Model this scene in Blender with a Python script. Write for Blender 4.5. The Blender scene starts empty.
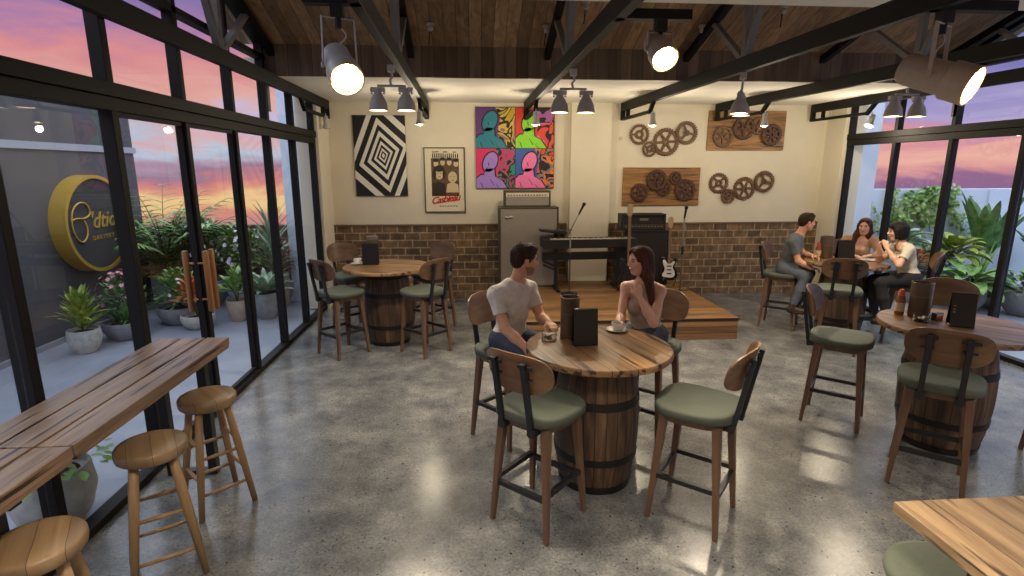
import bpy, bmesh, math, random
import numpy as np
from mathutils import Vector, Matrix, Quaternion, noise as mnoise
PI = math.pi
S = bpy.context.scene
COL = S.collection
# ------------------------------------------------------------------ camera, exposure, world
F_PX = 547.0
cam_d = bpy.data.cameras.new('camera')
cam = bpy.data.objects.new('camera', cam_d); COL.objects.link(cam)
cam.location = (0, 0, 2.2)
cam_d.sensor_width = 36.0; cam_d.lens = 36.0 * F_PX / 1024
cam_d.clip_start = 0.05; cam_d.clip_end = 400
cam.rotation_euler = (PI/2 - math.atan(.2176), 0, -0.07311)
S.camera = cam
S.view_settings.view_transform = 'Standard'; S.view_settings.look = 'None'
S.view_settings.gamma = 1.0; S.view_settings.use_curve_mapping = False
S.view_settings.exposure = 0.10
S.cycles.use_denoising = True
S.cycles.max_bounces = 10; S.cycles.transparent_max_bounces = 24
S.cycles.sample_clamp_indirect = 4.0
S.cycles.caustics_reflective = False; S.cycles.caustics_refractive = False

def ntree(nt):
    N = nt.nodes; L = nt.links
    def n(t, **k):
        x = N.new(t)
        for a, b in k.items():
            if a.startswith('i_'):
                x.inputs[a[2:].replace('_', ' ')].default_value = b
            else: setattr(x, a, b)
        return x
    return N, L, n
def ramp(n, stops, interp='LINEAR'):
    r = n('ShaderNodeValToRGB'); cr = r.color_ramp; cr.interpolation = interp
    while len(cr.elements) > 1: cr.elements.remove(cr.elements[-1])
    cr.elements[0].position = stops[0][0]; cr.elements[0].color = (*stops[0][1], 1)
    for p, c in stops[1:]:
        e = cr.elements.new(p); e.color = (*c, 1)
    return r
def srgb(r, g, b):
    f = lambda c: (c/255/12.92) if c/255 <= .04045 else ((c/255+.055)/1.055)**2.4
    return (f(r), f(g), f(b))

def make_world():
    w = bpy.data.worlds.new('sunset_sky'); S.world = w; w.use_nodes = True
    nt = w.node_tree; nt.nodes.clear(); N, L, n = ntree(nt)
    tc = n('ShaderNodeTexCoord')
    sep = n('ShaderNodeSeparateXYZ'); L.new(tc.outputs['Generated'], sep.inputs[0])
    asn = n('ShaderNodeMath', operation='ARCSINE'); L.new(sep.outputs['Z'], asn.inputs[0])
    deg = n('ShaderNodeMath', operation='MULTIPLY'); L.new(asn.outputs[0], deg.inputs[0]); deg.inputs[1].default_value = 180/PI
    az = n('ShaderNodeMath', operation='ARCTAN2'); L.new(sep.outputs['X'], az.inputs[0]); L.new(sep.outputs['Y'], az.inputs[1])
    # cloud noise, stretched along the horizon
    cmb = n('ShaderNodeCombineXYZ'); L.new(az.outputs[0], cmb.inputs['X']); L.new(asn.outputs[0], cmb.inputs['Y'])
    mp = n('ShaderNodeMapping'); L.new(cmb.outputs[0], mp.inputs[0]); mp.inputs['Scale'].default_value = (5, 22, 1)
    mp.inputs['Rotation'].default_value = (0, 0, .12)
    no = n('ShaderNodeTexNoise'); L.new(mp.outputs[0], no.inputs['Vector'])
    no.inputs['Scale'].default_value = 1.0; no.inputs['Detail'].default_value = 6; no.inputs['Roughness'].default_value = .55
    no.inputs['Distortion'].default_value = .6
    sub = n('ShaderNodeMath', operation='SUBTRACT'); L.new(no.outputs['Fac'], sub.inputs[0]); sub.inputs[1].default_value = .5
    mul = n('ShaderNodeMath', operation='MULTIPLY'); L.new(sub.outputs[0], mul.inputs[0]); mul.inputs[1].default_value = 9.0
    # distort less near the glowing band
    fade = n('ShaderNodeMapRange'); L.new(deg.outputs[0], fade.inputs[0]); fade.inputs['From Min'].default_value = -5; fade.inputs['From Max'].default_value = 4; fade.inputs['To Min'].default_value = .40; fade.inputs['To Max'].default_value = 1.0
    mul2 = n('ShaderNodeMath', operation='MULTIPLY'); L.new(mul.outputs[0], mul2.inputs[0]); L.new(fade.outputs[0], mul2.inputs[1])
    add = n('ShaderNodeMath', operation='ADD'); L.new(deg.outputs[0], add.inputs[0]); L.new(mul2.outputs[0], add.inputs[1])
    mr = n('ShaderNodeMapRange'); L.new(add.outputs[0], mr.inputs[0])
    mr.inputs['From Min'].default_value = -8; mr.inputs['From Max'].default_value = 32
    def P(e): return (e+8)/40
    left = ramp(n, [(P(-8), srgb(120,100,110)), (P(-6.2), srgb(196,136,140)), (P(-4.9), srgb(212,140,140)), (P(-4.0), srgb(228,146,128)), (P(-3.4), srgb(250,204,140)), (P(-2.9), srgb(250,208,150)), (P(-2.4), srgb(238,164,134)),
        (P(-1.3), srgb(214,132,134)), (P(-.2), srgb(160,128,152)), (P(.9), srgb(188,160,180)), (P(2.0), srgb(190,206,226)), (P(3.2), srgb(230,178,182)),
        (P(4.6), srgb(210,194,224)), (P(6.0), srgb(240,178,166)), (P(8.6), srgb(232,150,152)), (P(11), srgb(188,134,176)), (P(14), srgb(130,120,178)),
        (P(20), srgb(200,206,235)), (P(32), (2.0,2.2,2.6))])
    right = ramp(n, [(P(-8), srgb(120,100,120)), (P(-4), srgb(225,150,140)), (P(-2.2), srgb(236,176,160)), (P(-1.3), srgb(150,112,150)), (P(-.5), srgb(160,112,150)), (P(.2), srgb(232,158,158)),
        (P(1.2), srgb(248,184,168)), (P(2.4), srgb(232,156,162)), (P(3.4), srgb(200,156,196)), (P(4.4), srgb(185,170,215)), (P(6.5), srgb(160,150,205)), (P(9), srgb(130,125,190)),
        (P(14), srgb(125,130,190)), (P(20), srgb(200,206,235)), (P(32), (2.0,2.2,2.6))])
    L.new(mr.outputs[0], left.inputs[0]); L.new(mr.outputs[0], right.inputs[0])
    m2 = n('ShaderNodeMapRange'); L.new(az.outputs[0], m2.inputs[0]); m2.inputs['From Min'].default_value = 0; m2.inputs['From Max'].default_value = .45
    mix = n('ShaderNodeMix', data_type='RGBA'); L.new(m2.outputs[0], mix.inputs[0]); L.new(left.outputs[0], mix.inputs[6]); L.new(right.outputs[0], mix.inputs[7])
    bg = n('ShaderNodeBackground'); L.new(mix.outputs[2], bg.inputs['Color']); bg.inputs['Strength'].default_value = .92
    out = n('ShaderNodeOutputWorld'); L.new(bg.outputs[0], out.inputs[0])
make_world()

# ------------------------------------------------------------------ materials
MATS = {}
def bsdf_mat(name, color=(.5,.5,.5), rough=.5, metal=0, **k):
    if name in MATS: return MATS[name]
    m = bpy.data.materials.new(name); m.use_nodes = True; MATS[name] = m
    b = m.node_tree.nodes['Principled BSDF']
    b.inputs['Base Color'].default_value = (*color, 1); b.inputs['Roughness'].default_value = rough; b.inputs['Metallic'].default_value = metal
    for a, v in k.items(): b.inputs[a.replace('_', ' ')].default_value = v
    # a faint procedural unevenness, so that no surface is dead flat
    N, L, n = ntree(m.node_tree)
    tc = n('ShaderNodeTexCoord'); no = n('ShaderNodeTexNoise'); no.inputs['Scale'].default_value = 35; no.inputs['Detail'].default_value = 4
    L.new(tc.outputs['Object'], no.inputs['Vector'])
    hsv = n('ShaderNodeHueSaturation'); hsv.inputs['Color'].default_value = (*color, 1)
    mr = n('ShaderNodeMapRange'); mr.inputs['To Min'].default_value = .86; mr.inputs['To Max'].default_value = 1.12
    L.new(no.outputs['Fac'], mr.inputs[0]); L.new(mr.outputs[0], hsv.inputs['Value']); L.new(hsv.outputs[0], b.inputs['Base Color'])
    return m
def noise_bump(m, scale=60, strength=.2, dist=.01, stretch=None):
    N, L, n = ntree(m.node_tree); b = N['Principled BSDF']
    tc = n('ShaderNodeTexCoord'); mp = n('ShaderNodeMapping'); L.new(tc.outputs['Object'], mp.inputs[0])
    if stretch: mp.inputs['Scale'].default_value = stretch
    no = n('ShaderNodeTexNoise'); no.inputs['Scale'].default_value = scale; no.inputs['Detail'].default_value = 5; L.new(mp.outputs[0], no.inputs['Vector'])
    bu = n('ShaderNodeBump'); bu.inputs['Strength'].default_value = strength; bu.inputs['Distance'].default_value = dist
    L.new(no.outputs['Fac'], bu.inputs['Height']); L.new(bu.outputs[0], b.inputs['Normal'])
    return m
def emis(name, color, strength):
    if name in MATS: return MATS[name]
    m = bpy.data.materials.new(name); m.use_nodes = True; MATS[name] = m
    b = m.node_tree.nodes['Principled BSDF']; b.inputs['Base Color'].default_value = (*color, 1)
    b.inputs['Emission Color'].default_value = (*color, 1); b.inputs['Emission Strength'].default_value = strength
    return m
def wood(name, light, dark, grain='X', plank=None, rough=.45, scale=1.0, cracks=.0, contrast=1.0, gap=.012, spec=.5, plank_axis=None):
    """grain runs along the given object axis; planks of the given width lie side by side along plank_axis"""
    if name in MATS: return MATS[name]
    m = bpy.data.materials.new(name); m.use_nodes = True; MATS[name] = m
    N, L, n = ntree(m.node_tree); b = N['Principled BSDF']
    tc = n('ShaderNodeTexCoord'); sep = n('ShaderNodeSeparateXYZ'); L.new(tc.outputs['Object'], sep.inputs[0])
    vec = tc.outputs['Object']; edge = None
    if plank:
        pa = plank_axis or {'X': 'Y', 'Y': 'X', 'Z': 'X'}[grain]
        dv = n('ShaderNodeMath', operation='DIVIDE'); L.new(sep.outputs[pa], dv.inputs[0]); dv.inputs[1].default_value = plank
        fl = n('ShaderNodeMath', operation='FLOOR'); L.new(dv.outputs[0], fl.inputs[0])
        fr = n('ShaderNodeMath', operation='FRACT'); L.new(dv.outputs[0], fr.inputs[0])
        wn = n('ShaderNodeTexWhiteNoise', noise_dimensions='1D'); L.new(fl.outputs[0], wn.inputs['W'])
        off = n('ShaderNodeVectorMath', operation='SCALE'); L.new(wn.outputs['Color'], off.inputs[0]); off.inputs['Scale'].default_value = 20
        ad = n('ShaderNodeVectorMath', operation='ADD'); L.new(vec, ad.inputs[0]); L.new(off.outputs[0], ad.inputs[1]); vec = ad.outputs[0]
        d = n('ShaderNodeMath', operation='SUBTRACT'); L.new(fr.outputs[0], d.inputs[0]); d.inputs[1].default_value = .5
        ab = n('ShaderNodeMath', operation='ABSOLUTE'); L.new(d.outputs[0], ab.inputs[0])
        edge = n('ShaderNodeMath', operation='GREATER_THAN'); L.new(ab.outputs[0], edge.inputs[0]); edge.inputs[1].default_value = .5 - gap/plank*.25
    mp = n('ShaderNodeMapping'); L.new(vec, mp.inputs[0])
    s = {'X': (1.2, 14, 14), 'Y': (14, 1.2, 14), 'Z': (14, 14, 1.2)}[grain]
    mp.inputs['Scale'].default_value = tuple(c*scale for c in s)
    no = n('ShaderNodeTexNoise'); L.new(mp.outputs[0], no.inputs['Vector']); no.inputs['Scale'].default_value = 1.3; no.inputs['Detail'].default_value = 8
    no.inputs['Roughness'].default_value = .62; no.inputs['Distortion'].default_value = .9
    c = contrast
    r = ramp(n, [(max(0, .5-.22/c), dark), (.5, tuple((a+b2)/2 for a, b2 in zip(light, dark))), (min(1, .5+.2/c), light)])
    L.new(no.outputs['Fac'], r.inputs[0]); col = r.outputs[0]
    if plank:
        hsv = n('ShaderNodeHueSaturation'); mr = n('ShaderNodeMapRange'); L.new(wn.outputs['Value'], mr.inputs[0])
        mr.inputs['To Min'].default_value = .62; mr.inputs['To Max'].default_value = 1.25
        L.new(mr.outputs[0], hsv.inputs['Value']); L.new(col, hsv.inputs['Color']); col = hsv.outputs[0]
        mx = n('ShaderNodeMix', data_type='RGBA'); L.new(edge.outputs[0], mx.inputs[0]); L.new(col, mx.inputs[6]); mx.inputs[7].default_value = (dark[0]*.15, dark[1]*.15, dark[2]*.15, 1); col = mx.outputs[2]
    if cracks:
        mp2 = n('ShaderNodeMapping'); L.new(vec, mp2.inputs[0]); mp2.inputs['Scale'].default_value = tuple({1.2: 1.6}.get(q, 26) for q in s)
        n2 = n('ShaderNodeTexNoise'); L.new(mp2.outputs[0], n2.inputs['Vector']); n2.inputs['Scale'].default_value = 1.0*scale; n2.inputs['Detail'].default_value = 3
        gt = n('ShaderNodeMapRange'); L.new(n2.outputs['Fac'], gt.inputs[0]); gt.inputs['From Min'].default_value = .70-cracks*.1; gt.inputs['From Max'].default_value = .76-cracks*.1
        mx2 = n('ShaderNodeMix', data_type='RGBA'); L.new(gt.outputs[0], mx2.inputs[0]); L.new(col, mx2.inputs[6]); mx2.inputs[7].default_value = (dark[0]*.25, dark[1]*.25, dark[2]*.25, 1); col = mx2.outputs[2]
    L.new(col, b.inputs['Base Color']); b.inputs['Roughness'].default_value = rough; b.inputs['Specular IOR Level'].default_value = spec
    bu = n('ShaderNodeBump'); bu.inputs['Strength'].default_value = .25; bu.inputs['Distance'].default_value = .004
    L.new(no.outputs['Fac'], bu.inputs['Height']); L.new(bu.outputs[0], b.inputs['Normal'])
    return m
def concrete_floor():
    m = bpy.data.materials.new('polished_concrete'); m.use_nodes = True
    N, L, n = ntree(m.node_tree); b = N['Principled BSDF']
    tc = n('ShaderNodeTexCoord')
    a = n('ShaderNodeTexNoise'); a.inputs['Scale'].default_value = 2.6; a.inputs['Detail'].default_value = 10; a.inputs['Roughness'].default_value = .68; L.new(tc.outputs['Object'], a.inputs['Vector'])
    r = ramp(n, [(.30, srgb(78,79,80)), (.44, srgb(100,101,101)), (.54, srgb(116,116,114)), (.66, srgb(138,137,133))]); L.new(a.outputs['Fac'], r.inputs[0])
    f = n('ShaderNodeTexNoise'); f.inputs['Scale'].default_value = 55; f.inputs['Detail'].default_value = 6; L.new(tc.outputs['Object'], f.inputs['Vector'])
    r2 = ramp(n, [(.35, (.72,.72,.73)), (.65, (1.18,1.18,1.18))]); L.new(f.outputs['Fac'], r2.inputs[0])
    mu = n('ShaderNodeMix', data_type='RGBA', blend_type='MULTIPLY'); mu.inputs[0].default_value = 1; L.new(r.outputs[0], mu.inputs[6]); L.new(r2.outputs[0], mu.inputs[7])
    col = mu.outputs[2]
    for sc, rad, dens, cc in ((24, .17, .84, srgb(40,38,37)), (52, .24, .82, srgb(54,51,49)), (60, .16, .86, srgb(150,147,140))):
        v = n('ShaderNodeTexVoronoi'); v.inputs['Scale'].default_value = sc; v.inputs['Randomness'].default_value = 1
        nd = n('ShaderNodeTexNoise'); nd.inputs['Scale'].default_value = sc*2.2; L.new(tc.outputs['Object'], nd.inputs['Vector'])
        vm = n('ShaderNodeVectorMath', operation='MULTIPLY_ADD'); L.new(nd.outputs['Color'], vm.inputs[0]); vm.inputs[1].default_value = (.018,.018,0); L.new(tc.outputs['Object'], vm.inputs[2])
        L.new(vm.outputs[0], v.inputs['Vector'])
        lt = n('ShaderNodeMath', operation='LESS_THAN'); L.new(v.outputs['Distance'], lt.inputs[0]); lt.inputs[1].default_value = rad
        sp = n('ShaderNodeSeparateColor'); L.new(v.outputs['Color'], sp.inputs[0])
        gt = n('ShaderNodeMath', operation='GREATER_THAN'); L.new(sp.outputs[0], gt.inputs[0]); gt.inputs[1].default_value = dens
        an = n('ShaderNodeMath', operation='MULTIPLY'); L.new(lt.outputs[0], an.inputs[0]); L.new(gt.outputs[0], an.inputs[1])
        mx = n('ShaderNodeMix', data_type='RGBA'); L.new(an.outputs[0], mx.inputs[0]); L.new(col, mx.inputs[6]); mx.inputs[7].default_value = (*cc, 1); col = mx.outputs[2]
    L.new(col, b.inputs['Base Color'])
    mr = n('ShaderNodeMapRange'); L.new(a.outputs['Fac'], mr.inputs[0]); mr.inputs['To Min'].default_value = .16; mr.inputs['To Max'].default_value = .27
    L.new(mr.outputs[0], b.inputs['Roughness']); b.inputs['Specular IOR Level'].default_value = .6
    bu = n('ShaderNodeBump'); bu.inputs['Strength'].default_value = .12; bu.inputs['Distance'].default_value = .004; L.new(f.outputs['Fac'], bu.inputs['Height']); L.new(bu.outputs[0], b.inputs['Normal'])
    return m
def brick_mat(name, c1, c2, mortar, w=.235, h=.085, axis='X'):
    m = bpy.data.materials.new(name); m.use_nodes = True; MATS[name] = m
    N, L, n = ntree(m.node_tree); b = N['Principled BSDF']
    tc = n('ShaderNodeTexCoord'); sep = n('ShaderNodeSeparateXYZ'); L.new(tc.outputs['Object'], sep.inputs[0])
    cmb = n('ShaderNodeCombineXYZ')
    if axis == 'XY':
        ad = n('ShaderNodeMath', operation='ADD'); L.new(sep.outputs['X'], ad.inputs[0]); L.new(sep.outputs['Y'], ad.inputs[1]); L.new(ad.outputs[0], cmb.inputs['X'])
    else: L.new(sep.outputs[axis], cmb.inputs['X'])
    L.new(sep.outputs['Z'], cmb.inputs['Y'])
    nd = n('ShaderNodeTexNoise'); nd.inputs['Scale'].default_value = 9; nd.inputs['Detail'].default_value = 4; L.new(tc.outputs['Object'], nd.inputs['Vector'])
    vm = n('ShaderNodeVectorMath', operation='MULTIPLY_ADD'); L.new(nd.outputs['Color'], vm.inputs[0]); vm.inputs[1].default_value = (.014,.014,0); L.new(cmb.outputs[0], vm.inputs[2])
    br = n('ShaderNodeTexBrick'); L.new(vm.outputs[0], br.inputs['Vector']); br.inputs['Scale'].default_value = 1
    br.inputs['Brick Width'].default_value = w; br.inputs['Row Height'].default_value = h; br.inputs['Mortar Size'].default_value = .011; br.inputs['Mortar Smooth'].default_value = .3
    br.inputs['Color1'].default_value = (*c1, 1); br.inputs['Color2'].default_value = (*c2, 1); br.inputs['Mortar'].default_value = (*mortar, 1); br.inputs['Bias'].default_value = -.1
    f = n('ShaderNodeTexNoise'); f.inputs['Scale'].default_value = 9; f.inputs['Detail'].default_value = 10; L.new(tc.outputs['Object'], f.inputs['Vector'])
    r2 = ramp(n, [(.3, (.55,.55,.55)), (.7, (1.35,1.3,1.25))]); L.new(f.outputs['Fac'], r2.inputs[0])
    mu = n('ShaderNodeMix', data_type='RGBA', blend_type='MULTIPLY'); mu.inputs[0].default_value = 1; L.new(br.outputs['Color'], mu.inputs[6]); L.new(r2.outputs[0], mu.inputs[7])
    L.new(mu.outputs[2], b.inputs['Base Color']); b.inputs['Roughness'].default_value = .85
    bu = n('ShaderNodeBump'); bu.inputs['Strength'].default_value = .8; bu.inputs['Distance'].default_value = .012; bu.invert = True
    L.new(br.outputs['Fac'], bu.inputs['Height'])
    bu2 = n('ShaderNodeBump'); bu2.inputs['Strength'].default_value = .5; bu2.inputs['Distance'].default_value = .006; L.new(f.outputs['Fac'], bu2.inputs['Height']); L.new(bu.outputs[0], bu2.inputs['Normal'])
    L.new(bu2.outputs[0], b.inputs['Normal'])
    return m
def plaster(name, c, var=.08, rough=.9, scale=3):
    m = bpy.data.materials.new(name); m.use_nodes = True; MATS[name] = m
    N, L, n = ntree(m.node_tree); b = N['Principled BSDF']; tc = n('ShaderNodeTexCoord')
    a = n('ShaderNodeTexNoise'); a.inputs['Scale'].default_value = scale; a.inputs['Detail'].default_value = 8; L.new(tc.outputs['Object'], a.inputs['Vector'])
    r = ramp(n, [(.3, tuple(x*(1-var) for x in c)), (.7, tuple(x*(1+var) for x in c))]); L.new(a.outputs['Fac'], r.inputs[0]); L.new(r.outputs[0], b.inputs['Base Color'])
    b.inputs['Roughness'].default_value = rough
    f = n('ShaderNodeTexNoise'); f.inputs['Scale'].default_value = 90; L.new(tc.outputs['Object'], f.inputs['Vector'])
    bu = n('ShaderNodeBump'); bu.inputs['Strength'].default_value = .1; bu.inputs['Distance'].default_value = .004; L.new(f.outputs['Fac'], bu.inputs['Height']); L.new(bu.outputs[0], b.inputs['Normal'])
    return m
def glass_pane(name='window_glass', tint=(.97,.985,.99), refl=.09):
    m = bpy.data.materials.new(name); m.use_nodes = True; nt = m.node_tree; nt.nodes.clear(); N, L, n = ntree(nt)
    tr = n('ShaderNodeBsdfTransparent'); tr.inputs[0].default_value = (*tint, 1)
    gl = n('ShaderNodeBsdfGlossy'); gl.inputs['Roughness'].default_value = .01
    fr = n('ShaderNodeFresnel'); fr.inputs['IOR'].default_value = 1.45
    mu = n('ShaderNodeMath', operation='MULTIPLY'); L.new(fr.outputs[0], mu.inputs[0]); mu.inputs[1].default_value = refl
    mx = n('ShaderNodeMixShader'); L.new(mu.outputs[0], mx.inputs[0]); L.new(tr.outputs[0], mx.inputs[1]); L.new(gl.outputs[0], mx.inputs[2])
    o = n('ShaderNodeOutputMaterial'); L.new(mx.outputs[0], o.inputs[0]); MATS[name] = m
    return m
def leaf_mat(name, c1, c2, rough=.45, var2=None):
    m = bpy.data.materials.new(name); m.use_nodes = True; MATS[name] = m
    N, L, n = ntree(m.node_tree); b = N['Principled BSDF']; tc = n('ShaderNodeTexCoord')
    a = n('ShaderNodeTexNoise'); a.inputs['Scale'].default_value = 9; a.inputs['Detail'].default_value = 3; L.new(tc.outputs['Object'], a.inputs['Vector'])
    st = [(.35, c1), (.62, c2)] + ([(.72, var2)] if var2 else [])
    r = ramp(n, st); L.new(a.outputs['Fac'], r.inputs[0]); L.new(r.outputs[0], b.inputs['Base Color'])
    b.inputs['Roughness'].default_value = rough
    return m

M_CONC = concrete_floor()
M_CREAM = plaster('cream_wall_paint', srgb(226,217,196), .03)
M_SOFFIT = plaster('white_ceiling_paint', srgb(236,230,218), .03)
M_BRICK = brick_mat('rustic_brick', srgb(140,110,80), srgb(92,72,55), srgb(168,154,128), .25, .128)
M_BRICK_OUT = brick_mat('terrace_brick', srgb(110,80,66), srgb(82,60,52), srgb(112,104,98), .25, .128)
M_DARKWALL = plaster('charcoal_render', srgb(84,84,90), .08, .85)
M_BLUEWALL = plaster('pale_blue_render', srgb(214,226,244), .04)
M_PAVE = plaster('terrace_paving', srgb(140,146,160), .12, .5, 2)
M_FRAME = bsdf_mat('black_window_frame', srgb(20,18,17), .62, Specular_IOR_Level=.3)
M_TRUSS = bsdf_mat('black_steel_truss', srgb(19,17,16), .6, Specular_IOR_Level=.3)
M_TRUSSG = bsdf_mat('grey_truss_web', srgb(120,118,118), .5)
M_BLACK = bsdf_mat('matt_black_metal', srgb(26,27,29), .42)
M_STEEL = bsdf_mat('dark_iron_hoop', srgb(52,50,50), .5, .7)
M_LAMP = bsdf_mat('grey_lamp_metal', srgb(188,186,184), .4)
M_LAMPW = bsdf_mat('warm_grey_lamp_metal', srgb(190,176,158), .42)
M_CEILW = wood('ceiling_timber', srgb(190,156,118), srgb(124,96,70), 'Y', .14, .6, .6, gap=.01)
M_FASCIAW = wood('fascia_timber', srgb(142,124,102), srgb(98,82,66), 'Z', .14, .6, .6, gap=.008)
M_TOP = wood('reclaimed_tabletop_wood', srgb(182,140,94), srgb(104,72,44), 'Y', .165, .36, .9, 1.3, .85, plank_axis='X')
M_TOPEDGE = wood('tabletop_edge_wood', srgb(120,92,66), srgb(70,50,34), 'Y', None, .5)
M_BAR = wood('barrel_stave_wood', srgb(118,80,50), srgb(62,38,22), 'Z', None, .55, .8, .6)
M_CHAIRW = wood('walnut_chair_wood', srgb(124,94,70), srgb(80,57,42), 'Z', None, .4, .9, 0, .8)
M_BACKW = wood('walnut_plywood_back', srgb(128,96,68), srgb(78,56,40), 'Y', None, .38, .8, 0, .9)
M_STOOL = wood('oak_stool_wood', srgb(180,152,116), srgb(144,114,82), 'Y', .11, .4, .8, 0, .8, gap=.004, plank_axis='X')
M_BENCH = wood('bench_plank_wood', srgb(166,136,108), srgb(100,76,60), 'Y', None, .38, 1, 1.3, .9)
M_BENCH2 = wood('near_table_wood', srgb(164,138,106), srgb(100,78,54), 'Y', .155, .4, .8, 1.2, 1.1, gap=.006, plank_axis='X')
M_STAGE = wood('stage_plank_wood', srgb(148,110,70), srgb(96,66,40), 'X', .135, .42, .8, .3, plank_axis='Y')
M_STAGEF = wood('stage_front_wood', srgb(142,106,70), srgb(94,64,40), 'X', .085, .5, .8, 0, plank_axis='Z')
M_SEAT = noise_bump(bsdf_mat('sage_upholstery', srgb(78,84,72), .75), 220, .15, .002)
M_GLASS = glass_pane()
M_POTW = plaster('pale_stone_pot', srgb(190,188,184), .18, .8, 14)
M_POTG = plaster('grey_concrete_pot', srgb(142,144,148), .16, .85, 12)
M_POTB = plaster('beige_clay_pot', srgb(176,160,146), .12, .8, 10)
M_SOIL = plaster('potting_soil', srgb(52,40,32), .4, 1, 30)
M_LEAF_DEEP = leaf_mat('deep_green_leaf', srgb(46,84,42), srgb(96,138,70))
M_LEAF_MID = leaf_mat('mid_green_leaf', srgb(76,118,56), srgb(140,176,90))
M_LEAF_LIME = leaf_mat('lime_green_leaf', srgb(96,124,44), srgb(168,184,84))
M_LEAF_PALE = leaf_mat('pale_sage_leaf', srgb(104,136,108), srgb(168,190,160))
M_LEAF_RED = leaf_mat('copper_leaf', srgb(150,70,40), srgb(212,140,74), .45, srgb(96,104,40))
M_STEM = bsdf_mat('plant_stem', srgb(84,84,50), .7)
M_PETAL_W = bsdf_mat('white_petal', srgb(220,214,226), .6)
M_PETAL_P = bsdf_mat('pink_petal', srgb(206,140,150), .6)

# ------------------------------------------------------------------ object helpers
def link(name, me, mat=None, parent=None):
    o = bpy.data.objects.new(name, me); COL.objects.link(o)
    if parent is not None: o.parent = parent
    if mat is not None:
        for x in (mat if isinstance(mat, (list, tuple)) else [mat]): me.materials.append(x)
    return o
def obj(name, bm, mat=None, parent=None, smooth=False, bevel=0, sub=0, label=None, angle=None):
    me = bpy.data.meshes.new(name); bmesh.ops.recalc_face_normals(bm, faces=bm.faces[:]); bm.to_mesh(me); bm.free()
    o = link(name, me, mat, parent)
    if smooth or angle:
        for p in me.polygons: p.use_smooth = True
        if angle and hasattr(me, 'set_sharp_from_angle'): me.set_sharp_from_angle(angle=math.radians(angle))
    if bevel:
        md = o.modifiers.new('bevel', 'BEVEL'); md.width = bevel; md.segments = 2; md.limit_method = 'ANGLE'; md.angle_limit = math.radians(40)
    if sub:
        md = o.modifiers.new('sub', 'SUBSURF'); md.levels = sub; md.render_levels = sub
    if label: o['label'] = label
    return o
def tag(o, label, cat, group=None, kind=None):
    o['label'] = label; o['category'] = cat
    if group: o['group'] = group
    if kind: o['kind'] = kind
    return o
def struct(o):
    o['kind'] = 'structure'; return o
def thing(name, label, cat, loc=(0,0,0), rz=0, group=None):
    o = bpy.data.objects.new(name, None); COL.objects.link(o); o.location = loc; o.rotation_euler = (0, 0, rz)
    o.empty_display_size = .1
    return tag(o, label, cat, group)
def dup(root, loc, rz, label, group=None, scale=None):
    def cp(o, par):
        c = o.copy(); COL.objects.link(c)
        if par is not None: c.parent = par
        for ch in [x for x in bpy.data.objects if x.parent == o]: cp(ch, c)
        return c
    r = cp(root, None); r.location = loc; r.rotation_euler = (0, 0, rz); r['label'] = label
    if group: r['group'] = group
    if scale: r.scale = (scale,)*3
    return r
def BM(): return bmesh.new()
def box(bm, c, s, rot=None, mi=0, taper=1.0):
    hx, hy, hz = s[0]/2, s[1]/2, s[2]/2; vs = []
    for z in (-1, 1):
        k = taper if z < 0 else 1
        for x, y in ((-1,-1), (1,-1), (1,1), (-1,1)):
            v = Vector((x*hx*k, y*hy*k, z*hz))
            if rot is not None: v = rot @ v
            vs.append(bm.verts.new(v + Vector(c)))
    for f in ((3,2,1,0), (4,5,6,7), (0,1,5,4), (1,2,6,5), (2,3,7,6), (3,0,4,7)):
        fc = bm.faces.new([vs[i] for i in f]); fc.material_index = mi
    return vs
def box2(bm, a, b, mi=0):
    return box(bm, [(a[i]+b[i])/2 for i in range(3)], [abs(b[i]-a[i]) for i in range(3)], mi=mi)
def frame_of(d):
    d = Vector(d).normalized(); u = Vector((0,0,1)) if abs(d.z) < .95 else Vector((1,0,0))
    x = d.cross(u).normalized(); y = x.cross(d).normalized(); return x, y, d
def bar(bm, a, b, w, h=None, w2=None, h2=None, side=None, mi=0):
    """square bar from a to b; w is measured across (side), h the other way"""
    a = Vector(a); b = Vector(b); h = h or w; w2 = w2 or w; h2 = h2 or h
    x, y, d = frame_of(b-a)
    if side is not None:
        s = Vector(side); x = (s - d*s.dot(d)).normalized(); y = d.cross(x)
    vs = []
    for p, ww, hh in ((a, w, h), (b, w2, h2)):
        for i, j in ((-1,-1), (1,-1), (1,1), (-1,1)): vs.append(bm.verts.new(p + x*i*ww/2 + y*j*hh/2))
    for f in ((3,2,1,0), (4,5,6,7), (0,1,5,4), (1,2,6,5), (2,3,7,6), (3,0,4,7)):
        bm.faces.new([vs[i] for i in f]).material_index = mi
def tube(bm, pts, r, n=10, cap=True, mi=0):
    pts = [Vector(p) for p in pts]; rs = r if isinstance(r, (list, tuple)) else [r]*len(pts)
    rings = []; px = None
    for i, p in enumerate(pts):
        d = (pts[min(i+1, len(pts)-1)] - pts[max(i-1, 0)])
        x, y, d = frame_of(d)
        if px is not None:
            x = (px - d*px.dot(d)).normalized(); y = x.cross(d) * -1
            y = d.cross(x)
        else: y = d.cross(x)
        px = x
        rings.append([bm.verts.new(p + (x*math.cos(2*PI*k/n) + y*math.sin(2*PI*k/n))*rs[i]) for k in range(n)])
    for a, b in zip(rings, rings[1:]):
        for k in range(n): bm.faces.new((a[k], a[(k+1)%n], b[(k+1)%n], b[k])).material_index = mi
    if cap:
        bm.faces.new(rings[0][::-1]).material_index = mi; bm.faces.new(rings[-1]).material_index = mi
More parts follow.
